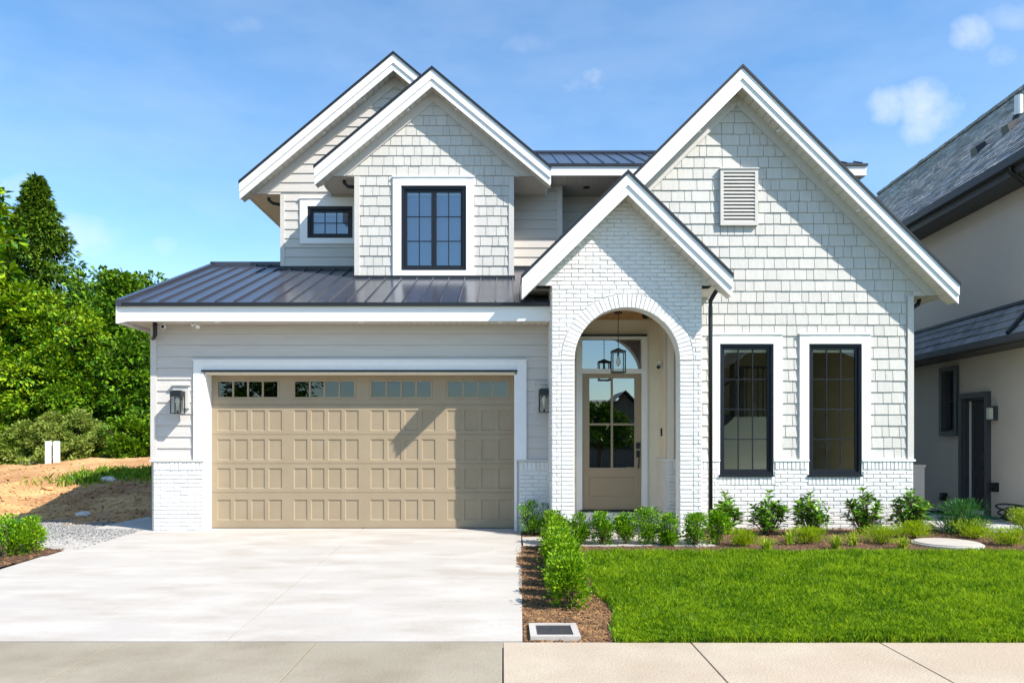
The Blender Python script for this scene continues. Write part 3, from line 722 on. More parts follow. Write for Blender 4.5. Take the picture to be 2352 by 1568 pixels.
# ------------------------------------------------------------------ garage door
k_ = 1.306
nx = lambda n_: X(n_/k_, YDOOR)
nz = lambda n_: Z(n_/k_, YDOOR)
zy = lambda zv: nz(850+zv/1.96)
dx0, dx1 = X(486, YDOOR), X(1181, YDOOR); dz1 = Z(862, YDOOR)
gdo = box('garage_door', M_['taupe'], house, dx0, dx1, YDOOR+.03, YDOOR+.05, .004, dz1)
joints = [zy(1432)+.0, zy(1228), zy(1058), zy(887), zy(712), dz1]
joints[0] = .006
prow = [(1270, 1390), (1085, 1205), (915, 1037), (745, 865)]
for si in range(5):
    z0, z1 = joints[si]+.003, joints[si+1]-.002
    holes = []
    if si < 4:
        for g in range(4):
            for i in range(4):
                a = nx(650+g*230+i*51.3+1.5); b = nx(650+g*230+i*51.3+41.5); c, d = zy(prow[si][1]), zy(prow[si][0])
                holes.append((a, b, c, d))
    else:
        for g in range(4):
            holes.append((nx(649+g*230), nx(838+g*230), zy(678), zy(566)))
    sec = MB(); plate(sec, dx0, dx1, z0, z1, YDOOR, YDOOR+.028, holes)
    so_ = sec.build('door_section', M_['taupe'], gdo)
    if si < 4:
        for (a, b, c, d) in holes:
            q = .013; yy = YDOOR+.013
            MB().add([(a, YDOOR+.001, c), (b, YDOOR+.001, c), (b, YDOOR+.001, d), (a, YDOOR+.001, d), (a+q, yy, c+q), (b-q, yy, c+q), (b-q, yy, d-q), (a+q, yy, d-q)],
                     [(0,1,5,4), (1,2,6,5), (2,3,7,6), (3,0,4,7), (4,5,6,7)]).build('panel', M_['taupe'], gdo)
    else:
        for gi, (a, b, c, d) in enumerate(holes):
            q = .03
            f = MB(); plate(f, a+.002, b-.002, c+.002, d-.002, YDOOR-.004, YDOOR+.03, [(a+q, b-q, c+q, d-q)])
            gw = f.build('door_window', M_['taupe'], gdo)
            wpn = (b-a-2*q)/4
            for i in range(4):
                pa, pb = a+q+i*wpn, a+q+(i+1)*wpn
                MB().add([(pa, YDOOR+.018, c+q), (pb, YDOOR+.018, c+q), (pb, YDOOR+.018, d-q), (pa, YDOOR+.018, d-q)], [(0,1,2,3)]).build('pane', M_['glass_gar'], gw)
                if i: box('muntin', M_['taupe'], gw, pa-.014, pa+.014, YDOOR+.004, YDOOR+.016, c+q, d-q)
gdo.data.clear_geometry()
me = MB(); plate(me, dx0, dx1, .004, dz1, YDOOR+.0285, YDOOR+.045, [(nx(649+g*230)+.03, nx(838+g*230)-.03, zy(678)+.03, zy(566)-.03) for g in range(4)])
gdo.data.from_pydata([(a-HB[0], b-HB[1], c-HB[2]) for a, b, c in me.v], [], me.f)
box('rubber_seal', M_['black'], gdo, dx0, dx1, YDOOR+.003, YDOOR+.027, -.012, .0055)
T = M_['trim']
box('door_jamb', T, house, gd[0]-.001, dx0, YG-.022, YDOOR+.05, -.02, gd[3]); box('door_jamb', T, house, dx1, gd[1]+.001, YG-.022, YDOOR+.05, -.02, gd[3])
box('door_head', M_['plaster'], house, gd[0]-.001, gd[1]+.001, YG-.022, YDOOR+.05, dz1-.0, gd[3]+.1)
box('casing', T, house, X(447, YG), gd[0]-.001, YG-.05, YG-.001, ZC+.013, Z(829, YG)); box('casing', T, house, gd[1]+.002, X(1209, YG), YG-.05, YG-.001, ZC+.013, Z(829, YG))
box('casing', T, house, gd[0]-.001, gd[1]+.001, YG-.052, YG-.001, gd[3]+.101, Z(829, YG)); box('casing', T, house, gd[0]-.001, gd[1]+.001, YG-.04, YG-.023, gd[3]+.001, gd[3]+.1)
box('head_cap', T, house, X(445, YG), X(1211, YG), YG-.07, YG-.001, Z(829, YG)+.001, Z(829, YG)+.02)
box('drip_cap', M_['black'], house, X(466, YG), X(1188, YG), YG-.068, YG-.053, Z(855, YG), Z(850, YG))
m = MB(); m.box(dx0-.1, dx1+.1, 18, 18.1, 0, 3.1); m.box(dx0-.1, dx0-.05, YDOOR+.1, 18, 0, 3.1); m.box(dx1+.1, dx1+.15, YDOOR+.1, 18, 0, 3.1); m.box(dx0-.1, dx1+.1, YDOOR+.1, 18, 3.1, 3.15); m.build('garage_interior', M_['darkroom'], house)

# ------------------------------------------------------------------ entry: floor, riser, door, transom, ceiling
DX0, DX1 = X(1337, YD), X(1473, YD); DZ0, DZ1 = Z(1170, YD), Z(858, YD)
TZ0, TZ1 = Z(847, YD), Z(779, YD)
w = MB(); plate(w, WPL+.1, W3L+.1, 0, 3.47, YD, YD+.12, [(DX0, DX1, DZ0, DZ1), (DX0, DX1, TZ0, TZ1)]); w.build('entry_wall', M_['plaster'], house)
box('porch_floor', M_['drive'], house, WPL+.12, WPR-.14, YP-.02, YD, -.1, .012)
box('threshold_step', M_['trim'], house, X(1318, 12.8), W3L-.035, 12.78, YD-.001, .013, DZ0-.035)
box('door_sill', M_['black'], house, DX0-.03, DX1+.03, YD-.06, YD+.02, DZ0-.034, DZ0)
for (a, b) in ((DX0-.1, DX0), (DX1, DX1+.1)): box('door_casing', M_['trim'], house, a, b, YD-.03, YD-.001, DZ0, TZ1+.05)
box('door_casing', M_['trim'], house, DX0, DX1, YD-.028, YD-.001, DZ1, TZ0); box('door_casing', M_['trim'], house, DX0, DX1, YD-.028, YD-.001, TZ1, TZ1+.05)
box('drip_cap', M_['black'], house, X(1334, YD), X(1485, YD), YD-.06, YD-.031, Z(773, YD), Z(768.5, YD))
gx0, gx1, gz0, gz1 = X(1354, YD), X(1458, YD), Z(1074, YD), Z(868, YD)
dr = MB(); plate(dr, DX0+.004, DX1-.004, DZ0+.004, DZ1-.004, YD+.02, YD+.065, [(gx0, gx1, gz0, gz1), (gx0-.01, gx1+.01, Z(1141, YD), Z(1095, YD))])
dr = dr.build('entry_door', M_['doorp'], house)
a, b, c, d = gx0-.01, gx1+.01, Z(1141, YD), Z(1095, YD)
MB().add([(a, YD+.021, c), (b, YD+.021, c), (b, YD+.021, d), (a, YD+.021, d), (a+.015, YD+.035, c+.015), (b-.015, YD+.035, c+.015), (b-.015, YD+.035, d-.015), (a+.015, YD+.035, d-.015)], [(0,1,5,4), (1,2,6,5), (2,3,7,6), (3,0,4,7), (4,5,6,7)]).build('door_panel', M_['doorp'], dr)
for i in range(2):
    for j_ in range(2):
        pa = gx0+(gx1-gx0)*i/2; pb = gx0+(gx1-gx0)*(i+1)/2; zm = Z(974, YD); pc, pd = ((gz0, zm), (zm, gz1))[j_]
        MB().add([(pa, YD+.04, pc), (pb, YD+.04, pc), (pb, YD+.04, pd), (pa, YD+.04, pd)], [(0,1,2,3)]).build('pane', M_['glass_door'], dr)
box('muntin', M_['taupe'], dr, (gx0+gx1)/2-.018, (gx0+gx1)/2+.018, YD+.022, YD+.036, gz0, gz1)
box('muntin', M_['taupe'], dr, gx0, gx1, YD+.023, YD+.037, Z(974, YD)-.018, Z(974, YD)+.018)
hx = X(1466, YD)
h = MB(); h.box(hx-.035, hx+.035, YD+.005, YD+.0195, Z(1030, YD), Z(1016, YD)); h.lathe([(.026, Z(1027, YD)), (.026, Z(1019, YD))], hx, YD-.004, 12); h.build('deadbolt', M_['black'], dr)
h = MB(); h.box(hx-.03, hx+.03, YD+.005, YD+.0195, Z(1050, YD), Z(1034, YD)); h.tube([(hx, YD+.01, Z(1040, YD)), (hx, YD-.05, Z(1042, YD)), (hx+.005, YD-.055, Z(1055, YD)), (hx, YD-.04, Z(1071, YD)), (hx, YD+.01, Z(1074, YD))], .013, 8)
h.build('handle', M_['black'], dr)
MB().add([(DX0, YD+.05, TZ0), (DX1, YD+.05, TZ0), (DX1, YD+.05, TZ1), (DX0, YD+.05, TZ1)], [(0,1,2,3)]).build('transom_pane', M_['glass_door'], house)
x = WPL+.13; i = 0
while x < WPR-.16:
    box('ceiling_board', M_['wood'], house, x, min(x+.105, WPR-.15), YP+.251, YD, 3.455, 3.475); x += .11
m = MB(); m.box(1.1, 1.15, YD+.13, 17, 0, 3.4); m.box(2.75, 2.8, YD+.13, 17, 0, 3.4); m.box(1.1, 2.8, 17, 17.05, 0, 3.4); m.box(1.1, 2.8, YD+.13, 17, 3.4, 3.45); m.build('hall_interior', M_['darkroom'], house)

# ------------------------------------------------------------------ room behind the two tall windows
m = MB(); m.box(2.81, 6.45, 16.6, 16.7, 0, 3.71); m.box(6.40, 6.45, Y3+.16, 12.6, 0, 3.71); m.box(6.40, 6.45, 12.6, 13.55, 0, .6); m.box(6.40, 6.45, 12.6, 13.55, 3.3, 3.71); m.box(6.40, 6.45, 13.55, 16.6, 0, 3.71); m.box(2.81, 2.85, Y3+.16, 16.6, 0, 3.71); m.box(2.81, 6.45, Y3+.16, 16.6, 3.712, 3.73); m.build('room_wall', M_['room'], house)  # right wall split around the added opening that brightens this room
box('room_floor', M_['roomf'], house, 2.81, 6.45, Y3+.16, 16.6, .1, .18)
YS = 14.6
st = MB(); st.box(X(1655, YS), X(1790, YS), YS, YS+1.6, .18, Z(957, YS)); st = st.build('stair_landing', M_['roomw'], house)
for px in (1681, 1703):
    box('newel', M_['black'], st, X(px-4, YS), X(px+4, YS), YS-.04, YS+.03, Z(957, YS), Z(836 if px == 1681 else 840, YS))
box('handrail', M_['black'], st, X(1703, YS), X(1790, YS), YS-.03, YS+.03, Z(846, YS), Z(841, YS))
MB().hexa([(X(1655, YS), YS-.03, Z(892, YS)), (X(1703, YS), YS-.03, Z(866, YS)), (X(1703, YS), YS+.03, Z(866, YS)), (X(1655, YS), YS+.03, Z(892, YS)), (X(1655, YS), YS-.03, Z(885, YS)), (X(1703, YS), YS-.03, Z(857, YS)), (X(1703, YS), YS+.03, Z(857, YS)), (X(1655, YS), YS+.03, Z(885, YS))]).build('handrail', M_['black'], st)
MB().hexa([(X(1655, YS), YS-.04, Z(985, YS)), (X(1684, YS), YS-.04, Z(960, YS)), (X(1684, YS), YS+.04, Z(960, YS)), (X(1655, YS), YS+.04, Z(985, YS)), (X(1655, YS), YS-.04, Z(968, YS)), (X(1684, YS), YS-.04, Z(940, YS)), (X(1684, YS), YS+.04, Z(940, YS)), (X(1655, YS), YS+.04, Z(968, YS))]).build('stringer', M_['black'], st)
for px in (1687, 1715, 1728, 1741, 1753, 1765, 1778): box('baluster', M_['black'], st, X(px-1.2, YS), X(px+1.2, YS), YS-.012, YS+.012, Z(957, YS), Z(846 if px > 1703 else 866, YS))

# ------------------------------------------------------------------ downspouts
def downspout(pts, label=None, r=.033): return MB().tube(pts, r, 8).build('downspout', M_['black'], house, label=label, smooth=True)
xd = X(1611, 11.9)
downspout([(WPR+.27, YP+.05, 3.70), (WPR+.24, YP+.05, 3.66), (xd+.0, YP+.06, 3.50), (xd, YP+.06, 3.40), (xd, YP+.06, .05)])
downspout([(X(356, 11.8), 11.8, GFZ0+.03), (X(356, 11.8), 11.8, Z(768, 11.8)), (X(345, 12.1), 12.15, Z(780, 12)), (GWL-.045, 12.2, Z(790, 12)), (GWL-.045, 12.2, .0)])
downspout([(X(616, 15), 15.0, 6.2), (X(618, 15), 15.0, 6.12), (X(626, 15), 15.02, 6.07), (W1L-.02, 15.05, 6.04)])
downspout([(X(790, 13.95), 13.95, 6.17), (X(791, 13.95), 13.95, 6.11), (X(799, 13.95), 13.95, 6.05), (W2L-.01, 13.95, 6.03)])
downspout([(X(2112, 12.6), 12.6, 3.74), (X(2109, 12.6), 12.6, 3.66), (W3R+.02, 12.6, 3.5), (W3R+.05, 12.6, 3.3), (W3R+.05, 12.6, .05)])

# ------------------------------------------------------------------ fixtures on the house
def lantern(cx, z0, z1, label):
    t = thing('wall_lantern', (cx, YG-.02, z0), label, 'wall light', 'black box lanterns beside the garage door')
    yf, yb_ = YG-.25, YG-.08; w2 = .075
    box('mounting_block', M_['corner'], t, cx-.125, cx+.125, YG-.055, YG-.003, z0+.09, z1+.09)
    box('block_cap', M_['corner'], t, cx-.145, cx+.145, YG-.08, YG-.003, z1+.091, z1+.11)
    box('back_plate', M_['black'], t, cx-.04, cx+.04, YG-.075, YG-.056, z1-.14, z1-.02)
    box('arm', M_['black'], t, cx-.012, cx+.012, yb_, YG-.074, z1-.06, z1-.04)
    f = MB()
    for sx in (-1, 1):
        for yy in (yf, yb_-.012): f.box(cx+sx*w2-.007, cx+sx*w2+.007, yy, yy+.012, z0+.012, z1-.085)
    f.box(cx-w2-.007, cx+w2+.007, yf, yb_, z0, z0+.012); f.box(cx-w2-.008, cx+w2+.008, yf-.001, yb_+.001, z1-.085, z1); f.box(cx-w2+.02, cx+w2-.02, yf+.03, yb_-.03, z1, z1+.012)
    f.build('lantern_frame', M_['black'], t)
    g = MB()
    for sx in (-1, 1): g.add([(cx+sx*w2, yf+.012, z0+.012), (cx+sx*w2, yb_-.012, z0+.012), (cx+sx*w2, yb_-.012, z1-.03), (cx+sx*w2, yf+.012, z1-.03)], [(0,1,2,3)])
    g.add([(cx-w2, yf+.006, z0+.012), (cx+w2, yf+.006, z0+.012), (cx+w2, yf+.006, z1-.03), (cx-w2, yf+.006, z1-.03)], [(0,1,2,3)])
    g.build('lantern_glass', M_['glass_lamp'], t)
    ym = (yf+yb_)/2; b = MB(); b.lathe([(.012, z0+.05), (.014, z0+.12), (.032, z0+.17), (.036, z0+.21), (.022, z0+.25), (.008, z0+.27)], cx, ym, 12); b.build('bulb', M_['bulb'], t, smooth=True)
    MB().lathe([(.016, z0+.012), (.016, z0+.05)], cx, ym, 10).build('bulb_socket', M_['black'], t)
    return t
lantern(X(409, 11.88), Z(950, 11.88), Z(898, 11.88), 'black wall lantern left of the garage door, on the narrow siding strip')
lantern(X(1250, 11.88), Z(947, 11.88), Z(894, 11.88), 'black wall lantern between the garage door and the brick arch')
# pendant in the porch
PY = 12.15; pcx = X(1420, PY); pz1, pz0 = Z(806, PY), Z(856, PY)
t = thing('pendant_lantern', (pcx, PY, pz0), 'black glass pendant lantern hanging on a chain inside the brick arch', 'pendant light')
MB().lathe([(.06, 3.43), (.065, 3.453)], pcx, PY, 16).build('canopy', M_['black'], t)
ch = MB(); z = pz1+.05; i = 0
while z < 3.43:
    e = min(z+.042, 3.435)
    ring = [(pcx+(.009*math.cos(a) if i % 2 else 0), PY+(0 if i % 2 else .009*math.cos(a)), (z+e)/2+.023*math.sin(a)) for a in [2*math.pi*k/8 for k in range(9)]]
    ch.tube(ring, .0032, 5, False); z += .034; i += 1
ch.build('chain', M_['black'], t)
f = MB(); w2 = .098
for sx in (-1, 1):
    for sy in (-1, 1): f.box(pcx+sx*w2-.008, pcx+sx*w2+.008, PY+sy*w2-.008, PY+sy*w2+.008, pz0+.016, pz1-.02)
plate(f, pcx-w2-.008, pcx+w2+.008, pz0, pz0+.016, PY-w2-.008, PY+w2+.008, [])
f.box(pcx-w2-.012, pcx+w2+.012, PY-w2-.012, PY+w2+.012, pz1-.02, pz1)
f.lathe([(.13, pz1), (.05, pz1+.03), (.012, pz1+.05)], pcx, PY, 4); f.build('lantern_frame', M_['black'], t)
g = MB()
for sx in (-1, 1):
    g.add([(pcx+sx*w2, PY-w2+.008, pz0+.016), (pcx+sx*w2, PY+w2-.008, pz0+.016), (pcx+sx*w2, PY+w2-.008, pz1-.02), (pcx+sx*w2, PY-w2+.008, pz1-.02)], [(0,1,2,3)])
    g.add([(pcx-w2+.008, PY+sx*w2, pz0+.016), (pcx+w2-.008, PY+sx*w2, pz0+.016), (pcx+w2-.008, PY+sx*w2, pz1-.02), (pcx-w2+.008, PY+sx*w2, pz1-.02)], [(0,1,2,3)])
g.build('lantern_glass', M_['glass_lamp'], t)
MB().lathe([(.008, pz0+.10), (.036, pz0+.15), (.04, pz0+.19), (.02, pz0+.25), (.016, pz0+.27)], pcx, PY, 12).build('bulb', M_['bulb'], t, smooth=True)
MB().lathe([(.018, pz0+.27), (.018, pz1-.02)], pcx, PY, 10).build('bulb_socket', M_['black'], t)
# security cameras
def seccam(x_, y_, z_, dx, label, s=1.0):
    t = thing('security_camera', (x_, y_, z_), label, 'camera')
    MB().lathe([(.03*s, z_+.035*s), (.034*s, z_+.05*s), (.034*s, z_+.06*s)], x_, y_, 12).build('mount', M_['white'], t)
    MB().tube([(x_, y_, z_+.05*s), (x_, y_, z_)], .02*s, 8).build('neck', M_['white'], t)
    MB().tube([(x_-dx*.03, y_+.04*s, z_+.01), (x_+dx*.02, y_-.02*s, z_), (x_+dx*.045, y_-.07*s, z_-.012)], [.03*s, .036*s, .034*s], 12).build('body', M_['white'], t, smooth=True)
    MB().tube([(x_+dx*.0445, y_-.069*s, z_-.0118), (x_+dx*.047, y_-.074*s, z_-.013)], .026*s, 12).build('lens', M_['black'], t)
seccam(X(376, 11.85), 11.85, GFZ0-.055, .3, 'small white security camera under the eave at the left garage corner')
seccam(X(1516, 12.8), 12.75, Z(843, 12.8), -1.2, 'white security camera on the porch side wall beside the pendant lantern', 1.3)
t = thing('dome_camera', (X(1483, 12.4), 12.4, 3.45), 'black dome camera on the cedar porch ceiling', 'camera')
MB().lathe([(.02, 3.385), (.045, 3.40), (.055, 3.43)], X(1483, 12.4), 12.4, 12).build('dome', M_['black'], t, smooth=True); MB().lathe([(.06, 3.43), (.06, 3.454)], X(1483, 12.4), 12.4, 14).build('mount', M_['black'], t)
t = thing('flood_light', (X(452, 11.8), 11.8, GFZ0), 'small white twin floodlight under the garage eave', 'light')
lx = X(452, 11.8)
MB().lathe([(.045, GFZ0-.02), (.045, GFZ0)], lx, 11.8, 12).build('mount', M_['white'], t)
MB().tube([(lx+.02, 11.8, GFZ0-.02), (lx+.03, 11.76, GFZ0-.075)], [.02, .035], 10).build('lamp_head', M_['white'], t); MB().tube([(lx-.03, 11.8, GFZ0-.02), (lx-.07, 11.77, GFZ0-.045)], [.018, .028], 10).build('lamp_head', M_['white'], t)
t = thing('doorbell', (W3L-.035, 12.72, Z(992, 12.7)), 'slim black video doorbell on the porch side wall', 'doorbell')
box('housing', M_['black'], t, W3L-.025, W3L-.001, 12.70, 12.75, Z(1001, 12.7), Z(983, 12.7)); MB().lathe([(.01, Z(998, 12.7)-.002), (.01, Z(998, 12.7)+.016)], W3L-.026, 12.725, 10).build('button', M_['white'], t)

# ================================================================== GROUND
def smooth(a, b, t): t = min(1, max(0, (t-a)/(b-a))); return t*t*(3-2*t)
from mathutils import noise as mnoise
def fbm(x, y, s=1.0, o=4, seed=0.0):
    v = 0; a = 1
    for i in range(o): v += a*mnoise.noise(Vector((x*s+seed, y*s-seed, seed*.7+i*3.1))); s *= 2.1; a *= .5
    return v
g = MB(); g.add([(-700, -300, -.34), (700, -300, -.34), (700, 900, -.34), (-700, 900, -.34)], [(0,1,2,3)])
g.build('ground', M_['field'], None, kind='structure')

def grid(name, xs, ys, hf, m, kind='structure', keep=None):
    vs = []; idx = {}; fs = []
    for j, y in enumerate(ys):
        for i, x in enumerate(xs): idx[i, j] = len(vs); vs.append((x, y, hf(x, y)))
    for j in range(len(ys)-1):
        for i in range(len(xs)-1):
            if keep and not keep((xs[i]+xs[i+1])/2, (ys[j]+ys[j+1])/2): continue
            fs.append((idx[i,j], idx[i+1,j], idx[i+1,j+1], idx[i,j+1]))
    me = bpy.data.meshes.new(name); me.from_pydata(vs, [], fs); me.polygons.foreach_set('use_smooth', [True]*len(fs)); me.update()
    o = link_mesh(name, me, m); return tag(o, kind=kind)
lin = lambda a, b, n: [a+(b-a)*i/n for i in range(n+1)]

# bare earth bank to the left of the house
def bank(x, y):
    base = smooth(13.3, 15.5, y)*.12+smooth(15.0, 17.5, y)*.28+smooth(17.5, 26, y)*(.42+.10*math.sin(x*.23+1))
    k = smooth(-5.2, -7.2, x) if y < 19 else 1
    n_ = (fbm(x, y, .5, 5, 3.3)*.10+fbm(x, y, 2.3, 4, 8.1)*.035)*smooth(13.0, 15, y)
    rise = (smooth(-18, -10.5, x)*.46-.22)*smooth(16, 24, y)
    return -.045+(base+rise+n_)*k - smooth(26.5, 34, y)*.3
ys = lin(12.6, 19, 90)+lin(19.2, 36, 70)
grid('earth_bank', lin(-34, -5.62, 210), ys, bank, M_['soil'])
ys2 = lin(2.2, 12.6, 40)
grid('side_yard', lin(-16, -5.9, 30), ys2, lambda x, y: gz(y)-.04+.01*fbm(x, y, 1.2), M_['soil'])

# front yard earth under lawn and beds
def bedz(x, y): return gz(y)-.012+fbm(x, y, 1.4, 3, 2.2)*.012+fbm(x, y, 9, 3, 5.2)*.008
def lawn_left(y): return 1.0+.035*math.sin(y*2.1)+.03*math.sin(y*5.3+1)-.10*smooth(7.0, 6.1, y)+.10*smooth(9.6, 10.1, y)
def lawn_top(x): return 10.12+.05*math.sin(x*1.7)+.03*math.sin(x*4.1)
PATH = (.30, 2.95, 10.62, 11.44)
def inbed(x, y):
    if y < 10.6 and y > lawn_top(x)-.12 and x > .17: return True
    if x > .17 and x < lawn_left(y)+.12 and y < 10.7: return True
    if y >= 10.6 and x > 2.9-.15*(y-10.6): return True
    if y > 11.35 and y < 12.02 and .29 < x < .75: return True
    return False
def ux(a, b, st): return lin(a, b, max(1, int((b-a)/st)))
grid('mulch_bed', ux(.165, 10.6, .035), ux(6.155, 12.32, .035), bedz, M_['mulch'], keep=lambda x, y: inbed(x, y) and not (x > 6.9 and y > 11.75+.1*math.sin(x*3)))
# lawn soil
grid('lawn_ground', ux(.9, 14, .12), ux(6.16, 10.3, .12), lambda x, y: gz(y)+.004+.012*fbm(x, y, 1.1, 2), M_['turf'], keep=lambda x, y: x > lawn_left(y) and y < lawn_top(x))
# loose bark chips
def chips(name, n, sampler, m, lo, hi, zf, seed):
    r = np.random.default_rng(seed); P = []
    while len(P) < n:
        x, y = sampler(r)
        if x is not None: P.append((x, y, zf(x, y)))
    P = np.array(P); n = len(P)
    L = r.uniform(lo, hi, n); W = L*r.uniform(.25, .5, n); H = L*r.uniform(.10, .25, n); a = r.uniform(0, 6.28, n); tl = r.normal(0, .30, n)
    cx = np.stack([np.cos(a)*np.cos(tl), np.sin(a)*np.cos(tl), np.sin(tl)], 1); cy = np.stack([-np.sin(a), np.cos(a), np.zeros(n)], 1); cz = np.cross(cx, cy)
    corners = np.array([(-1,-1,-1),(1,-.8,-1),(.8,1,-1),(-1,.7,-1),(-.8,-.9,1),(.9,-.7,1),(.7,.8,1),(-.9,.8,1)])*.5
    V = P[:, None, :]+corners[None, :, 0:1]*(cx*L[:, None])[:, None]+corners[None, :, 1:2]*(cy*W[:, None])[:, None]+corners[None, :, 2:3]*(cz*H[:, None])[:, None]
    F = np.array([(4,5,6,7),(0,1,5,4),(1,2,6,5),(2,3,7,6),(3,0,4,7)])
    F = (F[None]+8*np.arange(n)[:, None, None]).reshape(-1, 4)
    return rawmesh(name, V.reshape(-1, 3), F, m)
def rawmesh(name, V, F, m, parent=None, kind=None, label=None, off=(0, 0, 0), me_only=False):
    k = F.shape[1]; me = bpy.data.meshes.new(name); V = np.asarray(V, dtype=np.float32)-np.asarray(off, dtype=np.float32)
    me.vertices.add(len(V)); me.vertices.foreach_set('co', V.ravel())
    me.loops.add(F.size); me.loops.foreach_set('vertex_index', F.astype(np.int32).ravel())
    me.polygons.add(len(F)); me.polygons.foreach_set('loop_start', np.arange(0, F.size, k, dtype=np.int32)); me.polygons.foreach_set('loop_total', np.full(len(F), k, dtype=np.int32))
    me.update(calc_edges=True)
    me.materials.append(m)
    if me_only: return me
    return tag(link_mesh(name, me, m, parent), label, None, None, kind)
def s_bed(r):
    x, y = r.uniform(.18, 10), r.uniform(6.16, 12.25)
    if r.random() < .5: x, y = r.uniform(.18, 1.15), r.uniform(6.16, 10.6)
    return (x, y) if inbed(x, y) and not (x > 6.9 and y > 11.7) else (None, None)
c_ = chips('bark_chips', 26000, s_bed, M_['chip'], .014, .048, lambda x, y: bedz(x, y)+.004, 5); tag(c_, 'loose brown bark chips over the planting beds', 'bark mulch', None, 'stuff')
# left bed
LBP = [(X(147, 10.19), 10.22), (-5.96, 9.0), (-5.98, 5.9), (-9.0, 5.9), (-9.0, 10.4), (-6.6, 10.5)]
def inpoly(x, y, P):
    c = False
    for i in range(len(P)):
        (a, b), (p, q) = P[i], P[i-1]
        if (b > y) != (q > y) and x < (p-a)*(y-b)/(q-b)+a: c = not c
    return c
grid('mulch_bed', ux(-9, -5.8, .04), ux(5.9, 10.5, .04), lambda x, y: gz(y)+.012+fbm(x, y, 9, 3, 5.2)*.01, M_['mulch'], keep=lambda x, y: inpoly(x, y, LBP))
def s_lb(r):
    x, y = r.uniform(-8.5, -5.85), r.uniform(7.5, 10.4); return (x, y) if inpoly(x, y, LBP) else (None, None)
c_ = chips('bark_chips', 3500, s_lb, M_['chip'], .014, .048, lambda x, y: gz(y)+.02, 6); tag(c_, 'dark bark chips in the small bed left of the driveway', 'bark mulch', None, 'stuff')
# gravel strip left of the driveway
def s_gr(r):
    x, y = r.uniform(-9.5, -5.7), r.uniform(10.3, 15.3)
    if y > 12.2 and x > -6.62 and y < 14.35: return (None, None)
    if inpoly(x, y, LBP) or y > 13.2+.2*math.sin(x*2)+.2*math.sin(x*7)+.25*r.normal(): return (None, None)
    return (x, y)
c_ = chips('gravel', 19000, s_gr, M_['gravel'], .02, .06, lambda x, y: (gz(y)-.02 if y < 12.6 else bank(x, y))+.012, 9); tag(c_, 'grey gravel strip beside the driveway', 'gravel', None, 'stuff')
c_ = chips('clods', 5000, lambda r: (lambda x, y: (x, y))(r.uniform(-20, -5.7), 13.6+abs(r.normal(0, 4))), M_['soil'], .03, .16, lambda x, y: bank(x, y)+.01, 19); tag(c_, 'clods of earth scattered over the bank', 'earth clods', None, 'stuff')

# driveway slabs
dv = bpy.data.objects.new('driveway', None); COL.objects.link(dv); dv['kind'] = 'structure'; dv['base'] = [0.0, 0.0, 0.0]
def slab(parent, name, poly, m, t=.12, zf=gz, z0=0, bev=.002):
    """poly (x,y) ccw, top follows zf"""
    n = len(poly); cx = sum(p[0] for p in poly)/n; cy = sum(p[1] for p in poly)/n
    ins = [(x+(bev if x < cx else -bev), y+(bev if y < cy else -bev)) for x, y in poly]
    vs = [(x, y, zf(y)+z0) for x, y in ins]+[(x, y, zf(y)+z0-bev) for x, y in poly]+[(x, y, zf(y)+z0-t) for x, y in poly]
    fs = [tuple(range(n))]+[(i, i+n, (i+1)%n+n, (i+1)%n) for i in range(n)]+[(i+n, i+2*n, (i+1)%n+2*n, (i+1)%n+n) for i in range(n)]
    mb = MB(); mb.add(vs, fs); return mb.build(name, m, parent)
JX = -2.245; LX = -5.93; e = .006
xr_ = lambda y: .157+(y-6.1)*.022
for (y0, y1) in ((6.16, 8.33), (8.33, 10.2), (10.2, 12.42)):
    lx = LX if y0 < 10 else -6.58
    a0 = [(lx, y0+e), (JX-e, y0+e), (JX-e, y1-e), (lx, y1-e)]
    if y0 > 10: a0 = [(X(147, 10.19), y0+e), (JX-e, y0+e), (JX-e, y1-e), (-6.58, y1-e), (-6.58, 10.62)]
    slab(dv, 'driveway_slab', a0, M_['drive'])
    slab(dv, 'driveway_slab', [(JX+e, y0+e), (xr_(y0), y0+e), (xr_(y1), y1-e), (JX+e, y1-e)], M_['drive'])
slab(dv, 'driveway_slab', [(-6.58, 12.428), (-5.57, 12.428), (-5.57, 14.3), (-6.58, 14.3)], M_['drive'], zf=lambda y: .0)
wk = bpy.data.objects.new('garden_path', None); COL.objects.link(wk); wk['kind'] = 'structure'; wk['base'] = [0.0, 0.0, 0.0]
slab(wk, 'path_slab', [(xr_(11)+.02, 10.62), (1.6, 10.62), (1.6, 11.42), (xr_(11)+.02, 11.36)], M_['drive'], z0=-.002)
slab(wk, 'path_slab', [(1.608, 10.62), (2.98, 10.62), (2.82, 11.42), (1.608, 11.42)], M_['drive'], z0=-.002)
box('joint_soil', M_['joint'], dv, -6.5, .2, 6.14, 12.3, -.5, -.26)
pd = bpy.data.objects.new('side_path', None); COL.objects.link(pd); pd['kind'] = 'structure'; pd['base'] = [0.0, 0.0, 0.0]
for (a, b, c, d) in ((6.95, 8.55, 11.95, 13.4), (6.95, 8.55, 13.41, 14.9), (6.95, 8.55, 14.91, 16.4)): slab(pd, 'path_slab', [(a, c), (b, c), (b, d), (a, d)], M_['concrete'], zf=lambda y: .03)
grid('side_ground', ux(6.6, 13, .3), ux(11.7, 20, .3), lambda x, y: -.03, M_['mulch'])
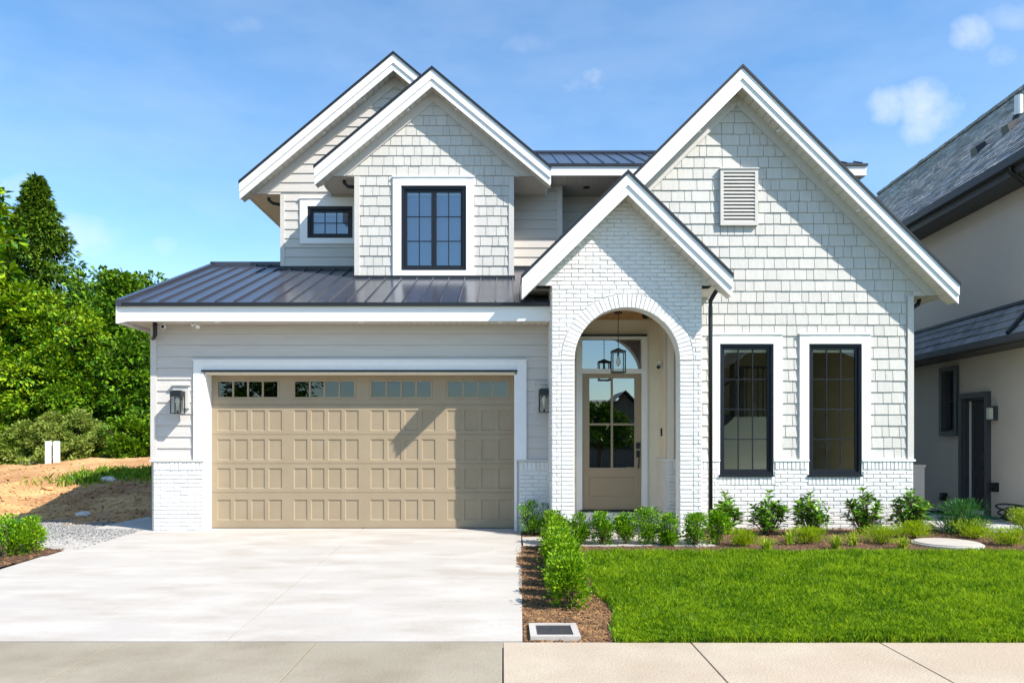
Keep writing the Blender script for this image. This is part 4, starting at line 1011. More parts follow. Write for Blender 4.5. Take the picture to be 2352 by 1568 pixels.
# pavement
pv = bpy.data.objects.new('pavement', None); COL.objects.link(pv); pv['kind'] = 'structure'; pv['base'] = [0.0, 0.0, 0.0]
jx = [-9.2, -7.68, -6.16, -4.62, -3.10, -1.505, .0, 1.512, 3.03, 4.54, 6.05, 7.56, 9.07, 10.6]
zp = lambda y: -.192
for i in range(len(jx)-1):
    a, b = jx[i]+.005, jx[i+1]-.005
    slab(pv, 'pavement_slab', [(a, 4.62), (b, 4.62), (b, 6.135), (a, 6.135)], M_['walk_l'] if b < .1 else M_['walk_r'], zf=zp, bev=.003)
rd = bpy.data.objects.new('road', None); COL.objects.link(rd); rd['kind'] = 'structure'; rd['base'] = [0.0, 0.0, 0.0]
box('pavement_bedding', M_['joint'], pv, -9.2, 10.6, 4.6, 6.15, -.33, -.24)
box('kerb', M_['concrete'], rd, -60, 60, 4.42, 4.61, -.33, -.195)
box('road_surface', M_['asphalt'], rd, -60, 60, -4.5, 4.415, -.335, -.32)
box('kerb', M_['concrete'], rd, -60, 60, -4.7, -4.51, -.33, -.19)
box('far_pavement', M_['walk_r'], rd, -60, 60, -6.3, -4.71, -.33, -.20)

# lawn grass blades
def grass(name, n, sampler, zf, hlo, hhi, w, m, seed, lean=.35):
    r = np.random.default_rng(seed); XY = sampler(r, n); n = len(XY)
    z = zf(XY[:, 0], XY[:, 1]); h = r.uniform(hlo, hhi, n)*(1+.25*np.sin(XY[:, 0]*3.1+np.sin(XY[:, 1]*2.3)*1.5)*np.sin(XY[:, 1]*4.2+XY[:, 0])+.3*np.sin(XY[:, 0]*17+np.sin(XY[:, 1]*13)*2)*np.sin(XY[:, 1]*21+XY[:, 0]*5))
    a = r.uniform(0, 6.283, n); lx = r.normal(0, lean, n)*h; ly = r.normal(0, lean, n)*h; ww = w*r.uniform(.7, 1.3, n)
    B = np.stack([XY[:, 0], XY[:, 1], z], 1); dx = np.stack([np.cos(a)*ww, np.sin(a)*ww, 0*a], 1)
    T = B+np.stack([lx, ly, h], 1); Mi = B+np.stack([lx*.35, ly*.35, h*.6], 1)
    V = np.stack([B-dx, B+dx, Mi+dx*.8, T, Mi-dx*.8], 1).reshape(-1, 3)
    F = np.arange(n)[:, None]*5+np.arange(5)[None]
    return rawmesh(name, V, F, m)
vl = np.vectorize(lawn_left); vt = np.vectorize(lawn_top); vg = np.vectorize(lambda x, y: gz(y))
def s_lawn(r, n):
    y = 6.12+(r.uniform(0, 1, n)**1.25)*3.98; x = .85+r.uniform(0, 1, n)*(y*.70+.6-.85+.3)
    k = (x > vl(y)+r.normal(0, .022, n)) & (y < vt(x)+r.normal(0, .03, n)); return np.stack([x[k], y[k]], 1)
M_['grass'] = leafmat('lawn grass', (.04, .15, .004), (.30, .47, .012), var=.8, trans=.4, nscale=2.3, rough=.4)
gr_ = grass('lawn_grass', 300000, s_lawn, vg, .030, .072, .0028, M_['grass'], 3); tag(gr_, 'bright green mown lawn', 'lawn', None, 'stuff')
M_['weed'] = leafmat('rough green weeds', (.07, .20, .01), (.28, .40, .03), var=.6, trans=.4, nscale=1)
def s_weed(r, n):
    c = np.array([(X(215, 18.5), 18.6), (X(290, 19), 19.4), (X(330, 19), 19.2), (X(250, 19), 19.0)]); i = r.integers(0, len(c), n)
    P = c[i]+r.normal(0, 1, (n, 2))*np.array([.5, .55]); return P[(P[:, 0] < -5.8)]
vb = np.vectorize(bank)
w_ = grass('weeds', 2600, s_weed, vb, .05, .20, .016, M_['weed'], 8, .5); tag(w_, 'patch of green weeds on the earth bank', 'weeds', None, 'stuff')
def s_rough(r, n):
    x = r.uniform(-30, -6, n); y = 25.6+r.gamma(2, .8, n)+np.sin(x)*.5; return np.stack([x, y], 1)
w_ = grass('rough_grass', 42000, s_rough, vb, .15, .65, .014, M_['weed'], 18, .3); tag(w_, 'tall rough grass along the top of the earth bank', 'rough grass', None, 'stuff')

# ================================================================== NEIGHBOUR HOUSE (slightly turned)
th = math.atan(.0537)
nb = thing('neighbour_house', (8.11, 0, 0), 'taupe stucco house next door with grey slate roof and charcoal side door', 'house', rz=-th)
nb['base'] = [0.0, 0.0, 0.0]
def yl(px, off=0.0): return 1750*(8.11+off)/(px-VX-94)          # distance along the wall for a sight line
wy0, wy1 = yl(2202), yl(2162); d0, d1 = yl(2275), yl(2208)
zn = lambda py, Y: Z(py, Y)
w = MB()
hole_w = (wy0+.09, wy1-.09, zn(990, 15.2), zn(852, 15.2)); hole_d = (d0+.1, d1-.1, .06, 2.2)
for (a, b, c, d) in sub_holes(12.2, 25.1, -.3, 5.8, [hole_w, hole_d]): w.box(0, .2, a, b, c, d)
w.add([(0, 25.1, 5.8), (7, 25.1, 5.8), (7, 25.1, 5.9), (3.0, 25.1, 9.5), (0, 25.1, 6.3)], [(0,1,2,3,4)])
w.box(.201, 7, 25.0, 25.1, -.3, 5.8); w.box(6.9, 7, 12.2, 24.99, -.3, 5.8); w.box(.201, 6.89, 12.2, 12.4, -.3, 5.8); w.add([(0, 12.25, 5.8), (7, 12.25, 5.8), (7, 12.25, 6.0), (3.0, 12.25, 9.4), (0, 12.25, 6.3)], [(4,3,2,1,0)]); w.build('stucco_wall', M_['stucco'], nb)
def nbox(name, m, *a): return box(name, m, nb, *a)
# upper roof
ex, ez, rx, rz_ = -.5, 6.0, 3.0, 9.5
r_ = MB(); r_.add([(ex, 11.8, ez), (ex, 25.4, ez), (rx, 25.4, rz_), (rx, 11.8, rz_), (7.5, 11.8, ez), (7.5, 25.4, ez), (ex, 11.8, ez-.12), (ex, 25.4, ez-.12), (7.5, 11.8, ez-.12), (7.5, 25.4, ez-.12)], [(0,3,2,1), (3,4,5,2), (6,7,9,8), (1,2,5), (0,4,3)])
up = r_.build('upper_roof', M_['nroof'], nb)
ns = 34; rows = MB(); rr = random.Random(4)
for i in range(ns):
    t0, t1 = i/ns, (i+1)/ns; y = 11.8
    while y < 25.4:
        L_ = rr.uniform(.22, .42); y2 = min(y+L_-.006, 25.4); k = rr.uniform(.012, .022)
        p = lambda t, o: (ex+(rx-ex)*t-o*.7, ez+(rz_-ez)*t+o*.7)
        (ax, az), (bx, bz) = p(t0, k), p(t1, .004); (cx, cz) = p(t0, 0)
        rows.add([(ax, y, az), (ax, y2, az), (bx, y2, bz), (bx, y, bz), (cx, y, cz), (cx, y2, cz)], [(0,3,2,1), (0,1,5,4), (0,4,3), (1,2,5)]); y += L_
rows.build('slate_field', M_['nroof'], up, kind='stuff')
caps = MB()
y = 11.8
while y < 25.3:
    box('ridge_tile', M_['nroof'], up, rx-.09, rx+.09, y, y+.30, rz_-.02, rz_+.05+.02*rr.random()); y += .31
for (yy, tt) in ((13.4, .66), (16.0, .52), (14.4, .80)):
    pass
nbox('gutter', M_['ntrim'], ex-.13, ex-.01, 11.8, 25.4, ez-.17, ez-.03); nbox('eave_fascia', M_['ntrim'], ex-.009, ex+.03, 11.8, 25.4, ez-.30, ez-.02)
nbox('soffit', M_['ntrim'], ex+.031, -.001, 11.8, 25.4, ez-.30, ez-.27)
# white vent pipe, small black vents on that roof
def roofpt(px, py):
    best = None
    for i in range(2000):
        t = i/2000; lx = ex+(rx-ex)*t; lz = ez+(rz_-ez)*t; ly = 1750*(8.11+lx)/(px-VX-94)
        e_ = abs(zn(py, ly)-lz)
        if best is None or e_ < best[0]: best = (e_, lx, ly, lz)
    return best[1:]
lx, ly, lz = roofpt(2333, 273); MB().lathe([(.075, lz-.1), (.075, lz+.42)], lx, ly, 14).build('vent_pipe', M_['white'], nb)
MB().lathe([(.13, lz-.12), (.10, lz+.03)], lx, ly, 12).build('pipe_flashing', M_['black'], nb)
for (px, py) in ((2318, 300), (2246, 350)):
    lx, ly, lz = roofpt(px, py); MB().hexa([(lx-.1, ly-.12, lz-.1), (lx+.12, ly-.12, lz+.1), (lx+.12, ly+.12, lz+.1), (lx-.1, ly+.12, lz-.1), (lx-.14, ly-.1, lz+.06), (lx+.05, ly-.1, lz+.17), (lx+.05, ly+.1, lz+.17), (lx-.14, ly+.1, lz+.06)]).build('roof_vent', M_['black'], nb)
m = MB(); m.tube([(ex-.07, 12.3, ez-.05), (ex-.07, 12.3, ez-.25), (ex+.15, 12.3, ez-.42), (-.06, 12.3, ez-.52), (-.06, 12.3, 4.3)], .045, 8); m.build('downspout', M_['black'], nb, smooth=True)
# pent roof of flat tiles
pz0, pz1 = 3.12, 3.72
pr = MB(); pr.add([(-.5, 11.6, pz0), (-.5, 22, pz0), (-.001, 22, pz1), (-.001, 11.6, pz1), (-.5, 11.6, pz0-.06), (-.5, 22, pz0-.06), (-.001, 22, pz0-.06), (-.001, 11.6, pz0-.06)], [(0,3,2,1), (4,5,6,7), (0,1,5,4)]); pr = pr.build('pent_roof', M_['ntile'], nb)
for i in range(4):
    t0, t1 = i/4, (i+1)/4; y = 11.6+rr.uniform(0, .1)
    while y < 21:
        L_ = rr.uniform(.3, .44); y2 = y+L_-.008; k = .03+rr.uniform(-.004, .004)
        q = lambda t, o: (-.5+.5*t-o*.76, pz0+(pz1-pz0)*t+o*.64)
        (ax, az), (bx, bz), (cx, cz) = q(t0, k), q(t1, .008), q(t0, -.0)
        bx = min(bx, -.002)
        MB().add([(ax, y, az), (ax, y2, az), (bx, y2, bz), (bx, y, bz), (cx, y, cz), (cx, y2, cz)], [(0,3,2,1), (0,1,5,4), (0,4,3), (1,2,5)]).build('roof_tile', M_['ntile'], pr); y += L_
m = MB(); m.hexa([(-.53, 12.38, pz0+.02), (-.01, 12.38, pz1+.02), (-.01, 12.46, pz1+.02), (-.53, 12.46, pz0+.02), (-.56, 12.38, pz0+.06), (-.03, 12.38, pz1+.06), (-.03, 12.46, pz1+.06), (-.56, 12.46, pz0+.06)]); m.build('tile_flashing', M_['black'], nb)
nbox('head_flashing', M_['ntrim'], -.05, -.001, 11.6, 22, pz1, pz1+.05)
nbox('gutter', M_['ntrim'], -.62, -.501, 11.6, 22, pz0-.11, pz0-.0); nbox('soffit', M_['ntrim'], -.5, -.001, 11.6, 22, pz0-.14, pz0-.065)
# window
def yz_plate(mb, y0, y1, z0, z1, x0, x1, holes):
    t = MB(); plate(t, y0, y1, z0, z1, x0, x1, holes); mb.add([(v[1], v[0], v[2]) for v in t.v], [f[::-1] for f in t.f]); return mb
nw = yz_plate(MB(), wy0, wy1, hole_w[2]-.09, hole_w[3]+.09, -.06, .0, [hole_w]).build('window', M_['ntrim'], nb)
yz_plate(MB(), hole_w[0], hole_w[1], hole_w[2], hole_w[3], .0005, .0595, [(hole_w[0]+.02, hole_w[1]-.02, hole_w[2]+.02, hole_w[3]-.02)]).build('lining', M_['ntrim'], nw)
yz_plate(MB(), hole_w[0], hole_w[1], hole_w[2], hole_w[3], .06, .11, [(hole_w[0]+.06, hole_w[1]-.06, hole_w[2]+.06, (hole_w[2]+hole_w[3])/2-.03), (hole_w[0]+.06, hole_w[1]-.06, (hole_w[2]+hole_w[3])/2+.03, hole_w[3]-.06)]).build('sash', M_['ntrim'], nw)
for (a, b) in ((hole_w[2]+.06, (hole_w[2]+hole_w[3])/2-.03), ((hole_w[2]+hole_w[3])/2+.03, hole_w[3]-.06)):
    MB().add([(.09, hole_w[0]+.06, a), (.09, hole_w[1]-.06, a), (.09, hole_w[1]-.06, b), (.09, hole_w[0]+.06, b)], [(3,2,1,0)]).build('pane', M_['glass_hi'], nw)
    box('blind', M_['blindb'], nw, .14, .15, hole_w[0], hole_w[1], a, b)
# door
nd = yz_plate(MB(), d0, d1, -.02, hole_d[3]+.1, -.07, -.0, [(d0+.1, d1-.1, -.1, hole_d[3])]).build('door_frame', M_['ntrim'], nb)
yz_plate(MB(), d0+.101, d1-.101, .06, 2.2, .001, .16, [(d0+.14, d1-.14, .0, 2.16)]).build('jamb', M_['ntrim'], nd)
dd0, dd1 = d0+.142, d1-.142; dm = (dd0+dd1)/2
pans = [(dd0+.08, dm-.04, .35, .75), (dm+.04, dd1-.08, .35, .75), (dd0+.08, dm-.04, .85, 1.05), (dm+.04, dd1-.08, .85, 1.05), (dd0+.08, dm-.04, 1.15, 2.0), (dm+.04, dd1-.08, 1.15, 2.0)]
yz_plate(MB(), dd0, dd1, .1, 2.155, .10, .14, pans).build('side_door', M_['ntrim'], nd)
for (a, b, c, d) in pans: box('door_panel', M_['ntrim'], nd, .115, .13, a, b, c, d)
box('jamb_light_strip', M_['blind'], nd, .06, .10, dd1-.004, dd1, .1, 2.15)  # thin white box paints the line of light along the door jamb
box('door_threshold', M_['white'], nd, -.02, .10, dd0, dd1, .03, .098)
box('step', M_['concrete'], nb, -.7, -.071, d0-.1, d1+.1, -.05, .03)
# neighbour's side lantern, outlet boxes, tap
ly = yl(2287); wx = lambda lx, ly: (8.11+lx*math.cos(th)+ly*math.sin(th), -lx*math.sin(th)+ly*math.cos(th))
gx, gy = wx(-.12, ly)
t = thing('wall_lantern', (gx, gy, zn(962, 13.6)), 'bronze wall lantern beside the charcoal side door of the neighbouring house', 'wall light')
za, zb_ = zn(965, 13.6), zn(932, 13.6)
box('back_plate', M_['ntrim'], t, gx+.07, gx+.14, gy-.06, gy+.06, za, zb_); box('lantern_top', M_['ntrim'], t, gx-.06, gx+.069, gy-.07, gy+.07, zb_-.03, zb_); box('lantern_base', M_['ntrim'], t, gx-.06, gx+.069, gy-.07, gy+.07, za, za+.02)
box('lantern_glass', M_['bulb'], t, gx-.03, gx+.04, gy-.04, gy+.04, za+.021, zb_-.031)
for (px, py, lb) in ((2289, 1118, 'small dark outlet box low on the stucco wall right of the side door'), (2172, 1140, 'dark hose tap box low on the stucco wall left of the side door')):
    ly = yl(px); gx, gy = wx(-.05, ly); z = zn(py, ly)
    o = MB(); o.box(-.05, .045, -.06, .06, -.08, .08); o.box(-.075, -.051, -.035, .035, -.06, .0)
    me = o.mesh('outlet_box'); oo = link_mesh('outlet_box', me, M_['black']); oo.location = (gx, gy, z); tag(oo, lb, 'utility box')

# utility cabinet beside the right corner of the house
t = thing('utility_cabinet', (X(2103, 14.2), 14.2, 0), 'pale lilac grey utility cabinet in the gap beside the right corner', 'cabinet')
box('cabinet_body', M_['stucco'], t, X(2078, 14.2), X(2110, 14.2), 14.0, 14.5, -.02, Z(1071, 14.2)); box('cabinet_lid', M_['stucco'], t, X(2076, 14.2), X(2112, 14.2), 13.98, 14.52, Z(1071, 14.2)+.001, Z(1066, 14.2))
# hose and coil
hp = []
for i in range(40):
    k = i/39; hp.append((7.55+2.6*k+.0, 14.2-1.6*k+.25*math.sin(k*7), .045+.0*k))
tag(MB().tube(hp, .014, 6).build('garden_hose', M_['hose'], smooth=True), 'green garden hose snaking along the neighbour wall', 'hose')
hp = [(8.15+1.9*k/29, 13.6-.9*k/29+.12*math.sin(k*.5+2), .046) for k in range(30)]
tag(MB().tube(hp, .014, 6).build('garden_hose', M_['hose'], smooth=True), 'second length of green hose, nearer to the planting bed', 'hose')
m = MB(); cx, cy = X(2335, 12.9), 12.9
for k in range(5):
    r0 = .16+.03*k; m.tube([(cx+r0*math.cos(a)*1.2, cy+r0*math.sin(a)*.6, -.0+.04+.03*k+.09*(1+math.sin(a*1.0+k))) for a in [2*math.pi*j/24 for j in range(25)]], .016, 5)
tag(m.build('cable_coil', M_['black'], smooth=True), 'untidy coil of black cable on the ground by the neighbour wall', 'cable')

# round concrete lid in the bed
t = thing('manhole_lid', (X(2175, 10.78), 10.78, gz(10.78)), 'round pale concrete lid set in the bark bed at right', 'manhole lid')
MB().lathe([(.455, gz(10.7)-.05), (.455, gz(10.7)+.004), (.445, gz(10.7)+.012)], X(2175, 10.78), 10.78, 48).build('collar', M_['drive'], t)
MB().lathe([(.42, gz(10.7)+.013), (.42, gz(10.7)+.024), (.40, gz(10.7)+.029), (.0001, gz(10.7)+.031)], X(2175, 10.78), 10.78, 48).build('lid', M_['drive'], t)
# water meter box
t = thing('meter_box', (.42, 6.4, gz(6.4)), 'square concrete meter box with dark ribbed lid beside the pavement', 'meter box')
zm = gz(6.4); m = MB(); x0, x1, y0, y1 = .225, .635, 6.19, 6.64
TT = MB(); plate(TT, x0, x1, y0, y1, -(zm+.022), -(zm-.06), [(x0+.055, x1-.055, y0+.055, y1-.06)])
m.add([(v[0], v[2], -v[1]) for v in TT.v], [f[::-1] for f in TT.f]); m.build('concrete_frame', M_['drive'], t)
box('lid_plate', M_['lid'], t, x0+.057, x1-.057, y0+.057, y1-.062, zm-.03, zm+.014)
y = y0+.07; rb = MB()
while y < y1-.08: rb.box(x0+.075, x1-.07, y, y+.007, zm+.0142, zm+.018); y += .014
rb.build('lid_ribs', M_['lid'], t, kind='stuff')
# marker posts
for px, lb in ((111.5, 'left one of two short white posts at the foot of the bushes'), (130, 'right one of two short white posts at the foot of the bushes')):
    Y_ = 23.2; m = MB(); cx = X(px, Y_); zt_ = Z(1015, Y_); zb_ = Z(1062, Y_)-.1
    m.box(cx-.078, cx+.078, Y_-.05, Y_+.05, zb_, zt_); m.hexa([(cx-.08, Y_-.055, zt_+.001), (cx+.08, Y_-.055, zt_+.001), (cx+.08, Y_+.055, zt_+.001), (cx-.08, Y_+.055, zt_+.001), (cx-.065, Y_-.04, zt_+.03), (cx+.065, Y_-.04, zt_+.03), (cx+.065, Y_+.04, zt_+.03), (cx-.065, Y_+.04, zt_+.03)])
    tag(m.build('marker_post', M_['white']), lb, 'post', 'short white posts by the bushes')
# stones
def stone(px, Y_, s, lb, sz=.6, m='rock'):
    r = random.Random(int(px)); vs = []; fs = []
    nu, nv = 10, 6; cx = X(px, Y_); cz = bank(cx, Y_)
    for j in range(nv+1):
        for i in range(nu):
            ph = math.pi*j/nv; t_ = 2*math.pi*i/nu; k = 1+r.uniform(-.22, .22)
            vs.append((cx+s*k*math.sin(ph)*math.cos(t_), Y_+s*.8*k*math.sin(ph)*math.sin(t_), cz+s*sz*.5+s*sz*k*math.cos(ph)))
    for j in range(nv):
        for i in range(nu): fs.append((j*nu+i, j*nu+(i+1)%nu, (j+1)*nu+(i+1)%nu, (j+1)*nu+i))
    tag(MB().add(vs, fs).build('stone', M_[m]), lb, 'stone')
stone(249, 18.0, .20, 'largest white rock on the bank beside the weeds', .4); stone(237, 18.3, .10, 'small white rock left of the largest white rock', .4)
stone(80, 14.6, .11, 'orange stone on the bank at far left', .6, 'soil'); stone(62, 24, .22, 'pale flat stone at the left end of the bank top', .25); stone(190, 14.1, .14, 'grey stone in the shadow beside the gravel', .4)
stone(110, 16.9, .13, 'sandy stone midway up the bank at left', .5, 'soil'); 

# ================================================================== PLANTS
def nrm(v): return v/np.maximum(np.linalg.norm(v, axis=-1, keepdims=True), 1e-9)
def leafmesh(base, d, L, W, r, fold=.25, nrmhint=None):
    n = len(base); d = nrm(d)
    h = nrmhint if nrmhint is not None else r.normal(0, 1, (n, 3))
    s = nrm(np.cross(d, h)); u = np.cross(s, d)
    L = L[:, None]; W = W[:, None]
    mid = base+d*L*.5+u*W*fold*-.0
    V = np.stack([base, mid+s*W+u*W*fold, base+d*L-u*L*.08, mid-s*W+u*W*fold], 1).reshape(-1, 3)
    i = np.arange(n)[:, None]*4
    F = np.concatenate([i+np.array([[0, 1, 2]]), i+np.array([[0, 2, 3]])], 0)
    return V, F
L_ = {
 'box': leafmat('boxwood leaf', (.04, .15, .004), (.24, .46, .012), var=.8, nscale=9, trans=.22, rough=.4),
 'hedge': leafmat('bright hedge leaf', (.07, .20, .004), (.26, .44, .012), var=.8, nscale=8, trans=.3, rough=.4),
 'broad': leafmat('laurel leaf', (.025, .11, .006), (.16, .34, .014), var=.6, nscale=7, trans=.25, rough=.28),
 'dark': leafmat('dark shrub leaf', (.02, .10, .02), (.05, .19, .03), var=.5, nscale=7, trans=.3, rough=.35),
 'gold': leafmat('golden conifer', (.15, .28, .004), (.38, .52, .012), var=.6, nscale=9, trans=.4),
 'strap': leafmat('strap leaf', (.14, .28, .010), (.42, .50, .04), var=.6, nscale=9, trans=.4),
 'tree': leafmat('broadleaf tree', (.026, .095, .004), (.15, .28, .008), var=.85, nscale=.55, trans=.15),
 'tree2': leafmat('sunlit vine leaf', (.045, .14, .004), (.25, .38, .010), var=.85, nscale=.7, trans=.2),
 'conifer': leafmat('conifer spray', (.03, .085, .008), (.14, .24, .015), var=.7, nscale=.9, trans=.18),
 'sage': leafmat('grey green shrub', (.13, .22, .03), (.38, .45, .10), var=.6, nscale=1.2, trans=.35),
}
def stems(pts, r0, r1, name, parent, m='bark'):
    mb = MB()
    for (a, b) in pts:
        a = np.array(a); b = np.array(b); mid = (a+b)/2+np.array([0, 0, .04*np.linalg.norm(b-a)])
        mb.tube([a, mid, b], [r0, (r0+r1)/2, r1], 5, False)
    return mb.build(name, M_[m], parent, smooth=True)
def shrub(name, x, y, z, label, cat, group, h, w, nl, leaf, ll, lw, m, seed, up=.6, top=1.0, clumps=14, prof='egg'):
    r = np.random.default_rng(seed)
    t = thing(name, (x, y, z), label, cat, group)
    # clump centres on stems
    k = r.uniform(.12, 1, clumps); a = r.uniform(0, 6.283, clumps)
    if prof == 'egg': rad = w/2*np.sin(np.clip(k*1.9+.35, 0, 2.9))
    elif prof == 'bush': rad = w/2*np.sqrt(np.clip(1-(k-.45)**2/.42, .05, 1))
    else: rad = w/2*(.35+.65*k)
    rad = rad*np.sqrt(r.uniform(.1, 1, clumps))
    C = np.stack([np.cos(a)*rad, np.sin(a)*rad, k*h*.9], 1)
    C[0] = (0, 0, h*.92)
    base = np.array([x, y, z])
    stems([((x+c[0]*.1, y+c[1]*.1, z-.02), base+c) for c in C], .008, .003, 'stem', t)
    ci = r.integers(0, clumps, nl); cs = np.array([w, w, h*.55])*.17
    o = r.normal(0, 1, (nl, 3)); P = C[ci]+o*cs
    P[:, 2] = np.clip(P[:, 2], .015, h*1.02)
    d = nrm(o)*.7+np.stack([P[:, 0]/w, P[:, 1]/w, np.zeros(nl)], 1)*.8+np.array([0, 0, up])
    V, F = leafmesh(P+base, d, ll*r.uniform(.6, 1.3, nl), lw*r.uniform(.7, 1.2, nl), r)
    rawmesh('foliage', V, F, L_[m], t, off=(x, y, z))
    return t
def place(px, py):      # a point on the front yard from where its foot stands in the survey
    for i in range(4000):
        Y_ = 5+i*.002
        if CZ+(HY-py)*Y_/FOC <= gz(Y_): return X(px, Y_), Y_
    return X(px, 12.2), 12.2
# hedge along the driveway: nine clipped shrubs
ordn = ['nearest', 'second', 'third', 'fourth', 'fifth', 'sixth', 'seventh', 'eighth', 'farthest']
for i in range(9):
    y = 7.22+i*.435; x = .63+.012*i+R.uniform(-.015, .015)
    lb = ('nearest hedge shrub, at the pavement end of the row beside the driveway', 'farthest hedge shrub, at the path end of the row beside the driveway')[i == 8] if i in (0, 8) else f'{ordn[i]} hedge shrub from the pavement in the row beside the driveway'
    shrub('hedge_shrub', x, y, gz(y)-.01, lb, 'shrub', 'hedge shrubs in a row beside the driveway', .44+R.uniform(-.02, .03), .27, 3000, 0, .036, .0110, 'hedge', 100+i, up=.75, clumps=18, prof='bush')
# seven small shrubs in front of the porch and one at the drive corner
row = [(1330, 1247, 48, 68), (1384, 1249, 50, 72), (1436, 1248, 46, 68), (1484, 1247, 54, 80), (1538, 1250, 46, 70), (1597, 1250, 52, 70), (1650, 1247, 46, 72)]
lbs = ['leftmost of the seven small shrubs before the porch, at the end of the driveway hedge', 'second from the left of the small shrubs before the porch', 'small shrub before the left half of the entry door', 'tallest of the small shrubs before the porch, in front of the door', 'small shrub before the right side of the arch opening', 'small shrub in front of the right brick pier', 'small shrub right of the black downspout, nearest the tall window']
for i, (px, py, w_, h_) in enumerate(row):
    x, y = place(px, py); shrub('boxwood_shrub', x, y, gz(y)-.01, lbs[i], 'shrub', 'small shrubs in a row before the porch', h_*y/FOC, w_*y/FOC*.80, 2300, 0, .034, .0105, 'box', 200+i, up=.55, clumps=16, prof='egg')
x, y = X(1219, 11.6), 11.6
shrub('boxwood_shrub', x, y, -.03, 'upright shrub at the garage corner where the driveway meets the wall', 'shrub', None, .50, .27, 1500, 0, .036, .009, 'box', 231, up=.8, clumps=14)
shrub('boxwood_shrub', X(1254, 11.7), 11.72, -.03, 'darker sparse shrub tucked between the garage corner and the brick arch', 'shrub', None, .44, .22, 550, 0, .036, .009, 'broad', 232, up=.6, clumps=9)
# broad-leaved shrubs against the wall
def broad(px, py, wpx, hpx, label, seed, m='broad', n=34, kind='leafy_shrub', group='broad leaved shrubs along the brick wall', ll=.12):
    x, y = place(px, py); r = np.random.default_rng(seed); w_, h_ = wpx*y/FOC, hpx*1.12*y/FOC; z = gz(y)-.01; w_ *= 1.1
    t = thing(kind, (x, y, z), label, 'shrub', group)
    a = r.uniform(0, 6.283, n); k = np.sqrt(r.uniform(.02, 1, n)); hh = h_*(.25+.72*r.uniform(0, 1, n)*(1-.45*k)); hh[0] = h_*.95; k[0] = .1; hh[1] = h_*.88
    tips = np.stack([x+np.cos(a)*k*w_*.45, y+np.sin(a)*k*w_*.40, z+hh], 1)
    stems([((x+(q[0]-x)*.15, y+(q[1]-y)*.15, z-.02), q) for q in tips], .009, .004, 'stem', t)
    B = []; D = []; H = []
    for q in tips:
        ax = nrm(np.array([(q[0]-x)*.8, (q[1]-y)*.8, .35]))
        for j in range(r.integers(9, 14)):
            t_ = r.uniform(0, .5)**1.4; b = q-ax*t_*.28
            th_ = j*2.4+r.uniform(0, .5); e1 = nrm(np.cross(ax, [0.2, .9, .1])); e2 = np.cross(ax, e1)
            o = e1*math.cos(th_)+e2*math.sin(th_); el = .55-t_*1.2+r.uniform(-.2, .2)
            B.append(b); D.append(o+ax*el+np.array([0, 0, .1])); H.append(ax)
    B = np.array(B); nn = len(B)
    V, F = leafmesh(B, np.array(D), ll*r.uniform(.7, 1.2, nn), .017*r.uniform(.8, 1.2, nn)*ll/.095, r, .3, np.array(H))
    rawmesh('foliage', V, F, L_[m], t, off=(x, y, z)); return t
broad(1668, 1222, 62, 84, 'leafy shrub right of the black downspout, under the left tall window', 301, n=40)
broad(1765, 1226, 84, 90, 'leafy shrub below the right edge of the left tall window', 302, n=46)
broad(1862, 1228, 84, 92, 'leafy shrub below the left edge of the right tall window', 303, n=46)
broad(1985, 1226, 82, 96, 'leafy shrub below the right edge of the right tall window', 304, n=46)
broad(2090, 1222, 84, 92, 'leafy shrub at the right corner of the brick wall', 305, n=50)
shrub('feathery_shrub', *place(2205, 1222), -.05, 'dark green feathery shrub in front of the neighbour door path', 'shrub', None, .50, .52, 2600, 0, .075, .006, 'dark', 306, up=1.0, clumps=30, prof='bush')
# low golden conifers
for i, (px, py, w_, h_, lb) in enumerate([(1707, 1250, 62, 32, 'low golden tuft right of the last small porch shrub'), (1858, 1246, 58, 34, 'low golden tuft between the two tall windows, in front of the leafy shrubs'), (2027, 1246, 74, 36, 'wide low golden tuft below the right edge of the right tall window'),
        (2100, 1232, 62, 34, 'low golden tuft in front of the corner shrub'), (2240, 1234, 70, 38, 'low golden tuft behind the round concrete lid, right of the dark feathery shrub'), (2322, 1250, 74, 36, 'low golden tuft at the right end of the bed'), (2358, 1225, 60, 55, 'green yellow tuft cut by the right edge of the picture')]):
    x, y = place(px, py)
    shrub('golden_tuft', x, y, gz(y)-.01, lb, 'shrub', 'low golden tufts in the bark bed', h_*y/FOC, w_*y/FOC, 1700, 0, .055, .0035, 'gold', 400+i, up=1.2, clumps=24, prof='fan')
